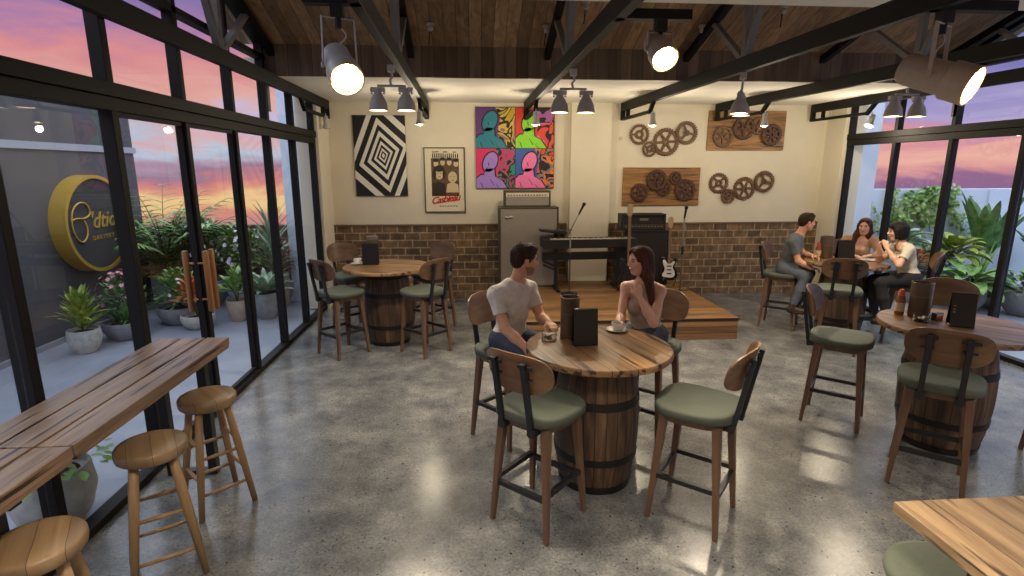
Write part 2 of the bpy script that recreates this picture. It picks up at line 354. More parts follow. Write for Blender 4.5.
def lathe(bm, prof, n=32, c=(0,0,0), M=None, mi=0, cap=True):
    rings = []
    for r, z in prof:
        ring = []
        for k in range(n):
            v = Vector((r*math.cos(2*PI*k/n), r*math.sin(2*PI*k/n), z))
            if M is not None: v = M @ v
            ring.append(bm.verts.new(v + Vector(c)))
        rings.append(ring)
    for a, b in zip(rings, rings[1:]):
        for k in range(n): bm.faces.new((a[k], a[(k+1)%n], b[(k+1)%n], b[k])).material_index = mi
    if cap:
        bm.faces.new(rings[0][::-1]).material_index = mi; bm.faces.new(rings[-1]).material_index = mi
def rings_mesh(bm, rings, cap=True, mi=0):
    R = [[bm.verts.new(p) for p in r] for r in rings]; n = len(R[0])
    for a, b in zip(R, R[1:]):
        for k in range(n): bm.faces.new((a[k], a[(k+1)%n], b[(k+1)%n], b[k])).material_index = mi
    if cap:
        bm.faces.new(R[0][::-1]).material_index = mi; bm.faces.new(R[-1]).material_index = mi
def ball(bm, c, r, n=12, mi=0, M=None):
    rr = r if isinstance(r, (tuple, list)) else (r, r, r)
    mat = Matrix.Translation(Vector(c)) @ (M.to_4x4() if M is not None else Matrix.Identity(4)) @ Matrix.Diagonal((*rr, 1))
    ret = bmesh.ops.create_uvsphere(bm, u_segments=n, v_segments=max(6, n//2+2), radius=1, matrix=mat)
    for v in ret['verts']:
        for f in v.link_faces: f.material_index = mi
def look_M(d, up=(0,0,1)):
    """matrix whose local +Z points along d"""
    x, y, z = frame_of(d); return Matrix((x, y, z)).transposed()
def text_mesh(s, size, shear=0, extrude=.002, bold=0, space=1.0):
    cu = bpy.data.curves.new('t', 'FONT'); cu.body = s; cu.size = size; cu.extrude = extrude; cu.shear = shear; cu.align_x = 'CENTER'; cu.align_y = 'CENTER'
    cu.offset = bold; cu.space_character = space; cu.resolution_u = 3
    o = bpy.data.objects.new('t', cu); COL.objects.link(o)
    dg = bpy.context.evaluated_depsgraph_get(); me = bpy.data.meshes.new_from_object(o.evaluated_get(dg))
    bpy.data.objects.remove(o); me.materials.clear(); return me
# ------------------------------------------------------------------ the room shell
XL, XR, YB, ZS = -2.39, 6.25, 9.40, 3.26
def sbox(name, a, b, mat, parent=None, bevel=0, kind=True):
    bm = BM(); box2(bm, a, b); o = obj(name, bm, mat, parent, bevel=bevel)
    if kind and parent is None: struct(o)
    return o
sbox('floor', (XL-.06, -3.2, -.12), (XR+.06, YB+.02, 0), M_CONC)
sbox('wall_back', (-2.62, YB, 0), (6.5, YB+.3, 3.7), M_CREAM)
sbox('wall_outside_left_column', (-3.08, YB, -.1), (-2.62, YB+.35, 3.7), M_BLUEWALL)
sbox('wall_outside_right_column', (6.5, YB, -.1), (7.15, YB+.3, 3.7), M_BLUEWALL)
# brick wainscot with a flat ledge, left and right of the plastered pier
for a, b in ((-2.3, 1.62), (2.38, 6.14)):
    sbox('trim_1' if a < 0 else 'trim_2', (a, YB-.045, 0), (b, YB+.01, 1.26), M_BRICK)
    sbox('trim_3' if a < 0 else 'trim_4', (a, YB-.06, 1.26), (b, YB+.01, 1.285), bsdf_mat('ledge', srgb(120,98,76), .7))
sbox('wall_pier', (1.66, YB-.14, 0), (2.33, YB+.01, ZS), M_CREAM)
sbox('wall_left', (-2.62, 8.76, 0), (-2.30, YB+.01, ZS), M_CREAM)
sbox('wall_right', (6.14, 8.92, 0), (6.5, YB+.01, ZS), M_CREAM)
# soffit, timber fascia and the sloping timber ceiling
sbox('ceiling', (-2.6, 6.96, ZS), (6.6, YB+.3, ZS+.2), M_SOFFIT)
sbox('trim_5', (XL-.02, 6.92, ZS-.0), (XR+.05, 6.96, 3.62), M_FASCIAW)
def slope(name, y0, z0, y1, z1, mat):
    bm = BM(); t = .12
    vs = [bm.verts.new(p) for p in ((XL-.25, y0, z0), (XR+.25, y0, z0), (XR+.25, y1, z1), (XL-.25, y1, z1), (XL-.25, y0, z0+t), (XR+.25, y0, z0+t), (XR+.25, y1, z1+t), (XL-.25, y1, z1+t))]
    for f in ((3,2,1,0), (4,5,6,7), (0,1,5,4), (1,2,6,5), (2,3,7,6), (3,0,4,7)): bm.faces.new([vs[i] for i in f])
    return struct(obj(name, bm, mat))
slope('ceiling_slope', 6.94, 3.60, 3.2, 3.60+.36*3.74, M_CEILW)
slope('ceiling_slope_near', 3.2, 3.60+.36*3.74, -3.2, 2.75, M_CEILW)
sbox('ceiling_beam', (XL, 4.72, 3.60), (XR, 5.02, 4.0), M_SOFFIT)
# wall behind and beside the camera, so that the room is closed
sbox('wall_front', (-2.6, -3.3, 0), (6.6, -3.2, 3.4), M_CREAM)
# ---- glazed walls
trim_n = [6]
def nxt():
    s = 'trim_%d' % trim_n[0]; trim_n[0] += 1; return s
PL = [-2.85, -1.88, -.92, .05, 1.01, 1.98, 2.95, 3.97, 4.92, 5.90, 6.84, 7.78, 8.73]
PR = [-2.75, -1.78, -.8, .17, 1.13, 2.08, 3.04, 4.0, 4.96, 5.93, 6.90, 7.88, 8.88]
def zroof(y): return 3.60+.36*(6.94-y) if y > 3.2 else 3.60+.36*3.74-(3.2-y)*(4.9464-2.75)/6.4
win = [1]; dr = [1]
def glazing(X, posts, side):
    # one post object per mullion, from the floor to the roof line
    for i, y in enumerate(posts):
        top = (zroof(y)-.02) if y < 6.9 else ZS
        w = .07 if abs(y-3.97) < .05 and side < 0 else .065
        bm = BM(); box2(bm, (X-.045, y-w/2, 0), (X+.045, y+w/2, top))
        struct(obj(nxt(), bm, M_FRAME, bevel=.004))
    y0, y1 = posts[0], posts[-1]
    sbox(nxt(), (X-.06, y0, 2.665), (X+.065, y1+.03, 2.755), M_FRAME, bevel=.004)
    sbox(nxt(), (X-.05, y0, 2.575), (X+.05, y1+.03, 2.66), M_FRAME, bevel=.004)
    sbox(nxt(), (X-.05, y0, 0), (X+.05, y1+.03, .055), M_FRAME, bevel=.004)
    sbox(nxt(), (X-.045, y0, 3.42), (X+.045, 6.9, 3.475), M_FRAME)
    # sloping head member under the roof edge
    for a, b in ((6.93, 3.2), (3.2, -3.1)):
        bm = BM(); bar(bm, (X, a, zroof(a)-.03), (X, b, zroof(b)-.03), .09, .06, side=(1,0,0)); struct(obj(nxt(), bm, M_FRAME))
    bm = BM(); box2(bm, (X-.045, 6.88, ZS-.4), (X+.045, 6.96, 3.6)); struct(obj(nxt(), bm, M_TRUSSG))
    for a, b in zip(posts, posts[1:]):
        if b < .2: continue
        door = side < 0 and abs(a-3.97) < .05 or side < 0 and abs(a-4.92) < .05
        nm = ('door_%d' % dr[0]) if door else ('window_%d' % win[0])
        if door: dr[0] += 1
        else: win[0] += 1
        bm = BM(); box2(bm, (X-.006, a+.033, .055), (X+.006, b-.033, 2.575)); o = struct(obj(nm, bm, M_GLASS))
        if door:
            f = BM()
            for yy in (a+.043, b-.043): box2(f, (X-.02, yy-.012, .055), (X+.02, yy+.012, 2.575))
            for zz in (.075, 2.56): box2(f, (X-.02, a+.055, zz-.015), (X+.02, b-.055, zz+.015))
            obj('door_frame', f, M_FRAME, o)
            H = wood('door_handle_wood', srgb(178,124,74), srgb(120,78,42), 'Z', None, .4)
            for sx in ((1, -1) if abs(a-3.97) < .05 else (1,)):
                hb = BM(); yy = (b-.05) if abs(a-3.97) < .05 else (a+.05)
                x0 = X + sx*.085
                lathe(hb, [(.02, .97), (.026, .98), (.026, 1.50), (.02, 1.51)], 12, (x0, yy, 0))
                for zz in (1.08, 1.40): tube(hb, [(X+sx*.015, yy, zz), (x0, yy, zz)], .009, 8)
                obj('door_handle', hb, H, o, angle=40)
        # light above the header, up to the horizontal bar or the soffit
        nm = 'window_%d' % win[0]; win[0] += 1
        bm = BM(); zt = min(3.42, ZS) if a > 6.8 else 3.42
        box2(bm, (X-.005, a+.033, 2.755), (X+.005, b-.033, zt)); struct(obj(nm, bm, M_GLASS))
        if b <= 6.9:
            nm = 'window_%d' % win[0]; win[0] += 1
            bm = BM(); yy0, yy1 = a+.033, b-.033; za, zb = zroof(yy0)-.06, zroof(yy1)-.06
            vs = [bm.verts.new(p) for xx in (X-.005, X+.005) for p in ((xx, yy0, 3.475), (xx, yy1, 3.475), (xx, yy1, zb), (xx, yy0, za))]
            for f in ((0,1,2,3), (7,6,5,4), (0,4,5,1), (1,5,6,2), (2,6,7,3), (3,7,4,0)): bm.faces.new([vs[i] for i in f])
            struct(obj(nm, bm, M_GLASS))
glazing(XL, PL, -1)
glazing(XR, PR, 1)

# ---- roof trusses
truss_x = [-2.27, -.70, .91, 2.52, 4.13, 5.80]
tl = ['leftmost roof truss running along the left window wall', 'roof truss above the round poster wall with the left stage lamp below',
      'roof truss in the middle, over the colourful painting', 'roof truss ending beside the upper left wooden gears',
      'roof truss ending over the upper right gear board', 'rightmost roof truss running along the right window wall']
tl[1] = 'second roof truss from the left, ending above the framed movie poster'
def truss(x, label, rz=0, end_y=9.32):
    t = thing('roof_truss', label, 'truss', (x, end_y, 3.13), rz, 'black roof trusses')
    E = -3.1 - end_y
    bm = BM()
    box2(bm, (-.035, E, 0), (.035, 0, .14))
    box2(bm, (-.035, -.055, -.14), (.035, 0, .0)); box2(bm, (-.03, -1.25, -.145), (.03, 0, -.105))
    box2(bm, (-.03, -.30, -.12), (.03, -.27, .01))
    bar(bm, (0, -1.25, -.14), (0, -1.42, .02), .05, .05, side=(1,0,0))
    obj('bottom_chord', bm, M_TRUSS, t, bevel=.003)
    yl = 7.0 - end_y
    bm = BM(); box2(bm, (-.035, yl-.07, .14), (.035, yl, 3.55-3.13)); obj('post', bm, M_TRUSSG, t)
    bm = BM(); bar(bm, (0, yl-.04, 3.50-3.13), (0, 3.2-end_y, zroof(3.2)-.1-3.13), .07, .08, side=(1,0,0)); obj('top_chord', bm, M_TRUSS, t)
    yn = 5.52 - end_y
    for dy, w in ((.72, .05), (0, .06), (-.42, .05)):
        yt = 5.52+dy; bm = BM(); bar(bm, (0, yn + dy*.06, .13), (0, yn+dy, zroof(yt)-.1-3.13), .06, w, side=(1,0,0)); obj('web', bm, M_TRUSSG, t)
    return t
for x, l, a in zip(truss_x, tl, (0, .008, .008, .045, .095, .05)): truss(x, l, a)

# ------------------------------------------------------------------ outside, left terrace
sbox('terrace_floor', (-14, -4, -.14), (XL-.06, 14, -.02), M_PAVE)
sbox('wall_outside_charcoal', (-6.2, 2.0, -.1), (-5.36, 9.38, 3.05), M_DARKWALL)
sbox('trim_outside_band', (-6.25, 2.0, 2.44), (-5.335, 9.42, 2.53), bsdf_mat('pale_band', srgb(170,176,190), .6))
sbox('trim_outside_skirting', (-5.36, 2.0, -.03), (-5.33, 9.38, .05), bsdf_mat('pale_skirting', srgb(140,142,150), .6))
sbox('wall_terrace_brick', (-12, 9.85, -.1), (-3.16, 10.05, 1.24), M_BRICK_OUT)
# right terrace
sbox('terrace_floor_right', (XR+.06, -4, -.14), (16, 14, -.02), M_PAVE)
sbox('wall_outside_pale', (7.15, 9.6, -.1), (9.55, 9.8, 1.84), M_BLUEWALL)
sbox('wall_outside_pale_side', (9.55, 9.56, -.1), (14, 9.8, 1.84), M_BLUEWALL)
sbox('wall_outside_pale_return', (14, -3, -.1), (14.2, 9.8, 1.84), M_BLUEWALL)

# round sign of the bakery on the charcoal wall
M_GOLD = bsdf_mat('brushed_gold', srgb(206,168,70), .35, .35)
sg = thing('round_sign', 'round gold rimmed cafe sign on the charcoal outside wall', 'sign', (-5.36, 8.02, 1.46), 0)
Mx = Matrix(((0,0,1), (0,1,0), (-1,0,0)))  # local z -> world x
bm = BM(); R = .66
lathe(bm, [(R-.03, 0), (R, 0), (R, .21), (R-.045, .21), (R-.045, .185), (R-.05, .0)], 72, M=Mx); obj('gold_rim', bm, M_GOLD, sg, angle=35)
bm = BM(); lathe(bm, [(R-.045, .01), (R-.045, .185)], 72, M=Mx); obj('dark_face', bm, plaster('sign_face', srgb(58,57,62), .05), sg, angle=35)
def wall_text(s, size, y, z, shear, parent, bold=.0, space=1.0):
    me = text_mesh(s, size, shear, .006, bold, space)
    Rt = Matrix(((0,0,1,.19), (1,0,0,y), (0,1,0,z), (0,0,0,1)))
    me.transform(Rt); return link('lettering', me, M_GOLD, parent)
wall_text("'dtio", .31, .08, .04, .35, sg, .002)
wall_text("DARTERY", .085, .06, -.19, 0, sg, 0, 1.35)
bm = BM(); pts = []
for i in range(40):
    t = i/39; a = math.radians(20 + 300*t + (60*max(0, t-.85)/.15))
    pts.append((.195, -.23 + .155*math.cos(a)*(1 - .25*t), .03 + .24*math.sin(a)))
pts = [(.195, -.38, .08), (.195, -.30, .10), (.195, -.18, .085), (.195, -.08, .12), (.195, -.07, .20), (.195, -.13, .27), (.195, -.23, .28), (.195, -.33, .22), (.195, -.385, .10), (.195, -.38, -.05), (.195, -.32, -.17), (.195, -.24, -.19), (.195, -.17, -.12), (.195, -.15, -.02), (.195, -.19, .06)]
def smooth_pts(p, k=2):
    p = [Vector(q) for q in p]
    for _ in range(k):
        q = [p[0]]
        for a, b in zip(p, p[1:]): q += [a*.75+b*.25, a*.25+b*.75]
        q.append(p[-1]); p = q
    return p
pts = [(x, (y+.23)*1.2-.34, (z-.05)*1.12+.05) for x, y, z in pts]; tube(bm, smooth_pts(pts), .012, 6); obj('letter_flourish', bm, M_GOLD, sg, smooth=True)
# ------------------------------------------------------------------ lamps
E_WARM = emis('warm_bulb_glow', (1.0, .80, .48), 14)
E_BIG = emis('bright_lens_glow', (1.0, .90, .66), 26)
PENDANTS = []; SMALLS = []; BIGS = []
def bell(bm, c, M=None, s=1.0):
    lathe(bm, [(.022*s, .20*s), (.034*s, .195*s), (.036*s, .15*s), (.05*s, .13*s), (.078*s, .07*s), (.088*s, 0), (.084*s, 0), (.074*s, .068*s), (.046*s, .12*s), (.02*s, .13*s)], 28, c, M)
def pendant(x, y, label, ang=0):
    t = thing('pendant_light', label, 'pendant light', (x, y, 3.13), ang, 'twin bell pendant lights under the roof trusses')
    bm = BM(); box2(bm, (-.03, -.03, -.06), (.03, .03, 0)); tube(bm, [(0,0,-.05), (.012,0,-.10), (-.012,0,-.13), (0,0,-.18)], .012, 8)
    tube(bm, [(-.13,0,-.18), (.13,0,-.18)], .011, 8); obj('hanger', bm, M_LAMP, t, angle=40)
    for sx in (-.128, .128):
        bm = BM(); bell(bm, (sx, 0, -.40)); sh = obj('lamp_shade', bm, M_LAMP, t, angle=50)
        bm = BM(); box2(bm, (sx-.065, -.022, -.235), (sx+.065, .022, -.195)); lathe(bm, [(.012, -.24), (.012, -.255)], 8, (sx-.055, 0, 0)); lathe(bm, [(.012, -.24), (.012, -.255)], 8, (sx+.055, 0, 0)); obj('collar', bm, M_LAMP, sh, bevel=.004)
        bm = BM(); lathe(bm, [(.074, -.392), (.074, -.385)], 24, (sx, 0, 0)); obj('bulb', bm, E_WARM, sh)
        v = Matrix.Rotation(ang, 3, 'Z') @ Vector((sx, 0, 0)); PENDANTS.append((x+v.x, y+v.y, 3.13-.41))
    return t
pendant(-.72, 5.40, 'twin grey bell pendant light, leftmost pair, in front of the black and white spiral painting')
pendant(.99, 5.48, 'twin grey bell pendant light hanging just right of the colourful four panel painting')
pendant(2.70, 5.55, 'twin grey bell pendant light seen almost end on, above the upper right gear board', 1.05)
pendant(4.50, 5.62, 'twin grey bell pendant light in front of the right windows, rightmost pair')
for i, (x, y) in enumerate(((-.70, 1.3), (.91, 1.2), (2.76, 1.1), (4.42, 1.3))):  # added pendants, out of view above the frame, to brighten the near floor
    pendant(x, y, ['twin grey bell pendant light hanging near the viewer above the front left floor','twin grey bell pendant light hanging near the viewer above the front middle floor','twin grey bell pendant light hanging near the viewer above the front right floor','twin grey bell pendant light hanging near the viewer above the square table'][i])
def small_spot(x, y, target, label, lit=True):
    t = thing('track_spotlight', label, 'spotlight', (x, y, 3.025), 0, 'small spotlights at the truss ends')
    bm = BM(); tube(bm, [(0,0,0), (0,0,-.07)], .008, 6); box2(bm, (-.03,-.02,-.085), (.03,.02,-.065)); obj('stem', bm, M_LAMP, t)
    dw = (Vector(target)-Vector((x, y, 2.9))).normalized(); d = (dw*.25 + Vector((0,-.15,-1)) + Vector((-.5 if x > 5 else 0, 0, 0))).normalized(); M = look_M(d); bm = BM()
    lathe(bm, [(.024, -.10), (.034, -.09), (.038, 0), (.062, .08), (.057, .082), (.038, .02)], 20, (0, 0, -.135), M); obj('lamp_head', bm, M_LAMP, t, angle=45)
    bm = BM(); ball(bm, Vector((0, 0, -.135)) + d*.055, .044, 14); obj('bulb', bm, E_WARM if lit else M_LAMP, t, smooth=True)
    if lit: SMALLS.append((Vector((x, y, 2.89)) + d*.15, target))
small_spot(-.70, 8.02, (-.55, 9.4, 1.9), 'small lit spotlight above the framed movie poster')
small_spot(.92, 7.98, (.95, 9.4, 2.2), 'small lit spotlight in front of the colourful four panel painting')
small_spot(2.60, 7.98, (2.9, 9.4, 1.7), 'small spotlight over the upper left cluster of wooden gears', True)
small_spot(4.26, 7.98, (4.7, 9.4, 2.0), 'small lit spotlight below the upper right gear board')
small_spot(5.88, 7.98, (5.2, 7.3, .8), 'small spotlight hanging against the right window beside the corner')
small_spot(-2.20, 8.9, (-2.0, 9.4, 1.9), 'tiny unlit spotlight in the left back corner of the room', False)
def big_spot(face, aim, label, r=.10, L=.30, mat=None, top=None):
    """a cylindrical stage lamp: face = centre of the lens"""
    mat = mat or M_LAMPW; f = Vector(face); d = Vector(aim).normalized(); M = look_M(d)
    c = f - d*L*.5; t = thing('stage_lamp', label, 'stage lamp', (c.x, c.y, 3.13), 0, 'large cylindrical stage lamps under the trusses')
    o = Vector((c.x, c.y, 3.13)); base = f - o
    bm = BM(); lathe(bm, [(r*.35, -L), (r*.72, -L*.97), (r*.86, -L*.88), (r*.86, -L*.34), (r, -L*.32), (r*1.0, 0), (r*.93, 0), (r*.90, -L*.12)], 40, base, M); obj('housing', bm, mat, t, angle=40)
    bm = BM(); lathe(bm, [(r*1.01, -.010), (r*1.01, .002), (r*.95, .002), (r*.92, -L*.08), (r*.80, -L*.09)], 40, base, M, cap=False); obj('reflector_ring', bm, bsdf_mat('brass_reflector', srgb(226,190,110), .3, .5), t, angle=40)
    bm = BM(); lathe(bm, [(r*.84, -L*.09), (r*.6, -L*.06), (r*.2, -L*.045)], 32, base, M); obj('lens', bm, E_BIG, t, smooth=True)
    side = d.cross(Vector((0,0,1))).normalized(); bm = BM(); ty = -.07
    m = c - o
    for s in (-1, 1):
        p = m + side*s*(r*1.0); q = Vector((0, 0, ty)) + side*s*(r*.95); bar(bm, p, q, .022, .006, side=d)
        lathe(bm, [(.016, 0), (.016, .012)], 10, p, look_M(side*s))
    bar(bm, Vector((0,0,ty))-side*r*.95, Vector((0,0,ty))+side*r*.95, .022, .006, side=d); obj('yoke', bm, mat, t)
    bm = BM(); box2(bm, (-.035, -.035, -.07), (.035, .035, 0)); tube(bm, [(0,0,-.07), (0,0,-.13)], .02, 8); obj('clamp', bm, M_BLACK, t)
    tube_b = BM(); tube(tube_b, smooth_pts([(.01,0,-.12), (.05,.02,-.17), (-.02,.02,-.22), m + Vector((0,0,r*.5))]), .005, 6); obj('cable', tube_b, M_LAMP, t)
    BIGS.append((f + d*.02, f + d*3))
big_spot((-.70, 3.38, 2.70), (.35, -.75, -.55), 'large lit stage lamp upper left, beside the left windows', .098, .34, M_LAMP)
big_spot((1.24, 3.62, 2.88), (.10, -.75, -.65), 'large lit stage lamp near the top centre, facing the viewer', .088, .24)
big_spot((2.98, 3.22, 2.68), (.5, -.78, -.38), 'large lit stage lamp at the upper right with a long warm grey barrel', .115, .42)
# dark mounting members the big lamps hang from
for (a, b, l) in (((-.62, 3.51, 3.16), (-.95, 3.51, 3.16), 'short black mounting bar holding the upper left stage lamp'),
               ((.93, 3.71, 3.16), (1.42, 3.71, 3.16), 'short black mounting bar holding the top centre stage lamp'),
               ((2.76, 3.38, 3.16), (3.30, 3.38, 3.16), 'black mounting bar holding the upper right stage lamp')):
    bm = BM(); bar(bm, a, b, .08, .06); tag(obj('mounting_bar', bm, M_TRUSS, bevel=.003), l, 'bar', 'mounting bars for the stage lamps')
# round ceiling fittings on the timber slope
for i, (x, y) in enumerate(((-.78, 6.05), (-.42, 6.5), (1.22, 6.1), (.86, 6.5), (2.62, 6.45), (3.35, 6.1), (4.35, 6.55))):
    lab = ['left of the second truss, nearer one', 'just right of the second truss, low on the slope', 'right of the middle truss, higher one', 'left of the middle truss, low on the slope',
           'left of the third bell pendant, low on the slope', 'right of the truss webs above the third bell pendant', 'above the fascia towards the right windows'][i]
    z = zroof(y); t = thing('ceiling_spot', 'small round ceiling fitting ' + lab, 'ceiling spot', (x, y, z), 0, 'small round fittings on the timber ceiling')
    bm = BM(); lathe(bm, [(.045, 0), (.045, -.02), (.03, -.03)], 18); obj('base', bm, M_LAMPW, t, angle=40)
    bm = BM(); ball(bm, (0, 0, -.055), .032, 12); obj('globe', bm, M_LAMP, t, smooth=True)
    bm = BM(); tube(bm, [(-.01,0,-.08), (-.02,.0,-.22)], .006, 6); obj('drop_cord', bm, M_BLACK, t)

# ------------------------------------------------------------------ bar chairs
def seat_outline(k=1.0, n=40, sx=.245, sy=.250, taper=.12, e=3.2, x0=0):
    out = []
    for i in range(n):
        a = 2*PI*i/n; c, s = math.cos(a), math.sin(a)
        x = math.copysign(abs(c)**(2/e), c)*sx*k; y = math.copysign(abs(s)**(2/e), s)*sy*k
        y *= 1 + taper*(x/sx)*.5
        out.append((x+x0, y))
    return out
def make_chair(label, loc, rz, backmat=None, group='bar chairs around the barrel tables'):
    t = thing('bar_chair', label, 'bar chair', loc, rz, group)
    bm = BM(); rings = []
    for z, k in ((.732, .97), (.736, .995), (.762, 1.0), (.774, .99), (.782, .965), (.787, .90), (.789, .65), (.790, .3)):
        rings.append([(x, y, z + .010*(x/.22)**2*(1 if z > .75 else 0)) for x, y in seat_outline(k)])
    rings_mesh(bm, rings); s = obj('seat', bm, M_SEAT, t, smooth=True)
    bm = BM(); rings_mesh(bm, [[(x, y, z) for x, y in seat_outline(k, 32)] for z, k in ((.685, .82), (.732, .88))]); obj('apron', bm, M_CHAIRW, t, angle=40)
    for sx in (-1, 1):
        for sy in (-1, 1):
            bm = BM(); bar(bm, (sx*.160, sy*.160, .72), (sx*.215, sy*.210, 0), .052, .052, .030, .030, side=(1,0,0)); obj('leg', bm, M_CHAIRW, t, bevel=.005)
    def at(sx, sy, z): u = (.72-z)/.72; return Vector((sx*(.160+.055*u), sy*(.160+.05*u), z))
    for a, b, z in (((-1,-1), (-1,1), .27), ((1,-1), (1,1), .27), ((-1,-1), (1,-1), .30), ((-1,1), (1,1), .30)):
        bm = BM(); bar(bm, at(*a, z), at(*b, z), .030, .030); obj('footrest_rail', bm, M_BLACK, t)
    for sy in (-1, 1):
        bm = BM(); bar(bm, (-.10, sy*.108, .705), (-.25, sy*.108, .705), .05, .045, side=(0,1,0)); bar(bm, (-.232, sy*.108, .675), (-.318, sy*.104, 1.15), .034, .028, side=(0,1,0))
        bar(bm, (-.306, sy*.11-.05, 1.125), (-.306, sy*.11+.05, 1.125), .022, .012, side=(0,0,1)); bar(bm, (-.290, sy*.11-.04, 1.055), (-.290, sy*.11+.04, 1.055), .014, .012, side=(0,0,1))
        obj('back_upright', bm, M_BLACK, t, bevel=.002)
    # plywood backrest, curved around the sitter
    bm = BM(); W, Hh = .238, .128; nu, nv = 20, 10; zc = 1.065; front = []; back = []
    def P(u, v, off):
        # squircle to rectangle map
        y = W*u; z = Hh*v*(1 - .06*abs(u)**3)
        x = -.288 + .075*(u*u) - .235*(z) + off
        return (x, y, zc+z)
    def sq(u, v):  # square -> rounded shape
        e = 3.0; m = max(abs(u), abs(v)); r = (abs(u)**e + abs(v)**e)**(1/e)
        return (u, v) if r == 0 else (u*m/r, v*m/r)
    G = {}
    for off, key in ((0, 0), (.013, 1)):
        for i in range(nu+1):
            for j in range(nv+1):
                u, v = sq(-1+2*i/nu, -1+2*j/nv); G[key, i, j] = bm.verts.new(P(u, v, off))
    for i in range(nu):
        for j in range(nv):
            bm.faces.new((G[0,i,j], G[0,i+1,j], G[0,i+1,j+1], G[0,i,j+1])); bm.faces.new((G[1,i,j+1], G[1,i+1,j+1], G[1,i+1,j], G[1,i,j]))
    for i in range(nu):
        for j in (0, nv):
            q = (G[0,i,j], G[0,i+1,j], G[1,i+1,j], G[1,i,j]); bm.faces.new(q if j else q[::-1])
    for j in range(nv):
        for i in (0, nu):
            q = (G[0,i,j], G[0,i,j+1], G[1,i,j+1], G[1,i,j]); bm.faces.new(q)
    obj('backrest', bm, backmat or M_BACKW, t, angle=50)
    return t
def ang(dx, dy): return math.atan2(dy, dx)
CH = [
 ((1.405, 3.11), (-.77, .64), 'empty bar chair at the front right of the centre barrel table, backrest seen edge on'),
 ((.28, 4.27), (.65, -.70), 'bar chair the man in the pale t-shirt sits on'),
 ((1.46, 4.27), (-.66, -.72), 'bar chair the woman in the halter top sits on'),
 ((-1.585, 6.52), (.66, .72), 'front left bar chair at the barrel table by the left windows'),
 ((-1.66, 7.55), (.66, -.75), 'rear left bar chair at the barrel table by the left windows'),
 ((-.56, 7.55), (-.66, -.75), 'rear right bar chair at the left barrel table, against the brick wall'),
 ((-.585, 6.50), (-.70, .68), 'front right bar chair at the barrel table by the left windows'),
 ((4.36, 7.28), (.75, -.62), 'bar chair the man in the dark grey t-shirt sits on'),
 ((4.45, 6.20), (.45, .85), 'empty bar chair at the front of the table with three people'),
 ((5.42, 7.42), (-.45, -.85), 'bar chair the smiling woman in the tan long sleeved top sits on'),
 ((5.60, 6.50), (-.80, .60), 'bar chair the black haired woman in the cream t-shirt sits on'),
 ((3.21, 4.36), (.76, -.65), 'empty bar chair left of the right hand barrel table, backrest pale and edge on'),
 ((3.25, 3.37), (.66, .75), 'bar chair with its back to the viewer at the right hand barrel table'),
 ((4.28, 4.52), (-.62, -.70), 'bar chair behind the menu box on the far side of the right hand table'),
 ((4.42, 3.42), (-.80, .60), 'bar chair at the far right edge, only its legs in view'),
]
def place_chairs():
    p, d, l = (.405, 3.15), (.66, .72), 'empty bar chair front left of the centre barrel table, back to the viewer'
    c0 = make_chair(l, (*p, 0), ang(*d))
    for p, d, l in CH: dup(c0, (*p, 0), ang(*d), l)
place_chairs()

# ------------------------------------------------------------------ barrel tables
def barrel_table(label, loc, rz, R, kR=1.0):
    t = thing('barrel_table', label, 'table', loc, rz, 'round tables on wooden barrels')
    H = .955
    def rad(z): u = (z-.46)/.46; return (.300 - .052*u*u)*kR
    # staves with fine grooves between them
    bm = BM(); ns = 24; n = ns*4; rings = []
    for i in range(15):
        z = H*i/14; r = rad(z)
        rings.append([((r - (.005 if k % 4 == 0 else 0))*math.cos(2*PI*k/n), (r - (.005 if k % 4 == 0 else 0))*math.sin(2*PI*k/n), z) for k in range(n)])
    rings_mesh(bm, rings); obj('barrel', bm, M_BARREL, t, angle=30)
    for z0, z1 in ((.0, .055), (.225, .275), (.63, .685), (.86, .905)):
        bm = BM(); lathe(bm, [(rad(z0)+.001, z0+.001), (rad(z0)+.006, z0+.001), (rad(z1)+.006, z1), (rad(z1)+.001, z1)], 64); obj('hoop', bm, M_STEEL, t, angle=40)
    bm = BM(); rings = []; n = 96; rnd = random.Random(R*77)
    jit = [rnd.uniform(-.003, .003) for _ in range(n)]
    for z, k in ((H, .985), (H+.006, 1.0), (.992, 1.0), (1.0, .988)):
        rings.append([((R*k+jit[q])*math.cos(2*PI*q/n), (R*k+jit[q])*math.sin(2*PI*q/n), z) for q in range(n)])
    rings_mesh(bm, rings); obj('tabletop', bm, M_TOP, t, angle=40)
    return t
M_BARREL = None
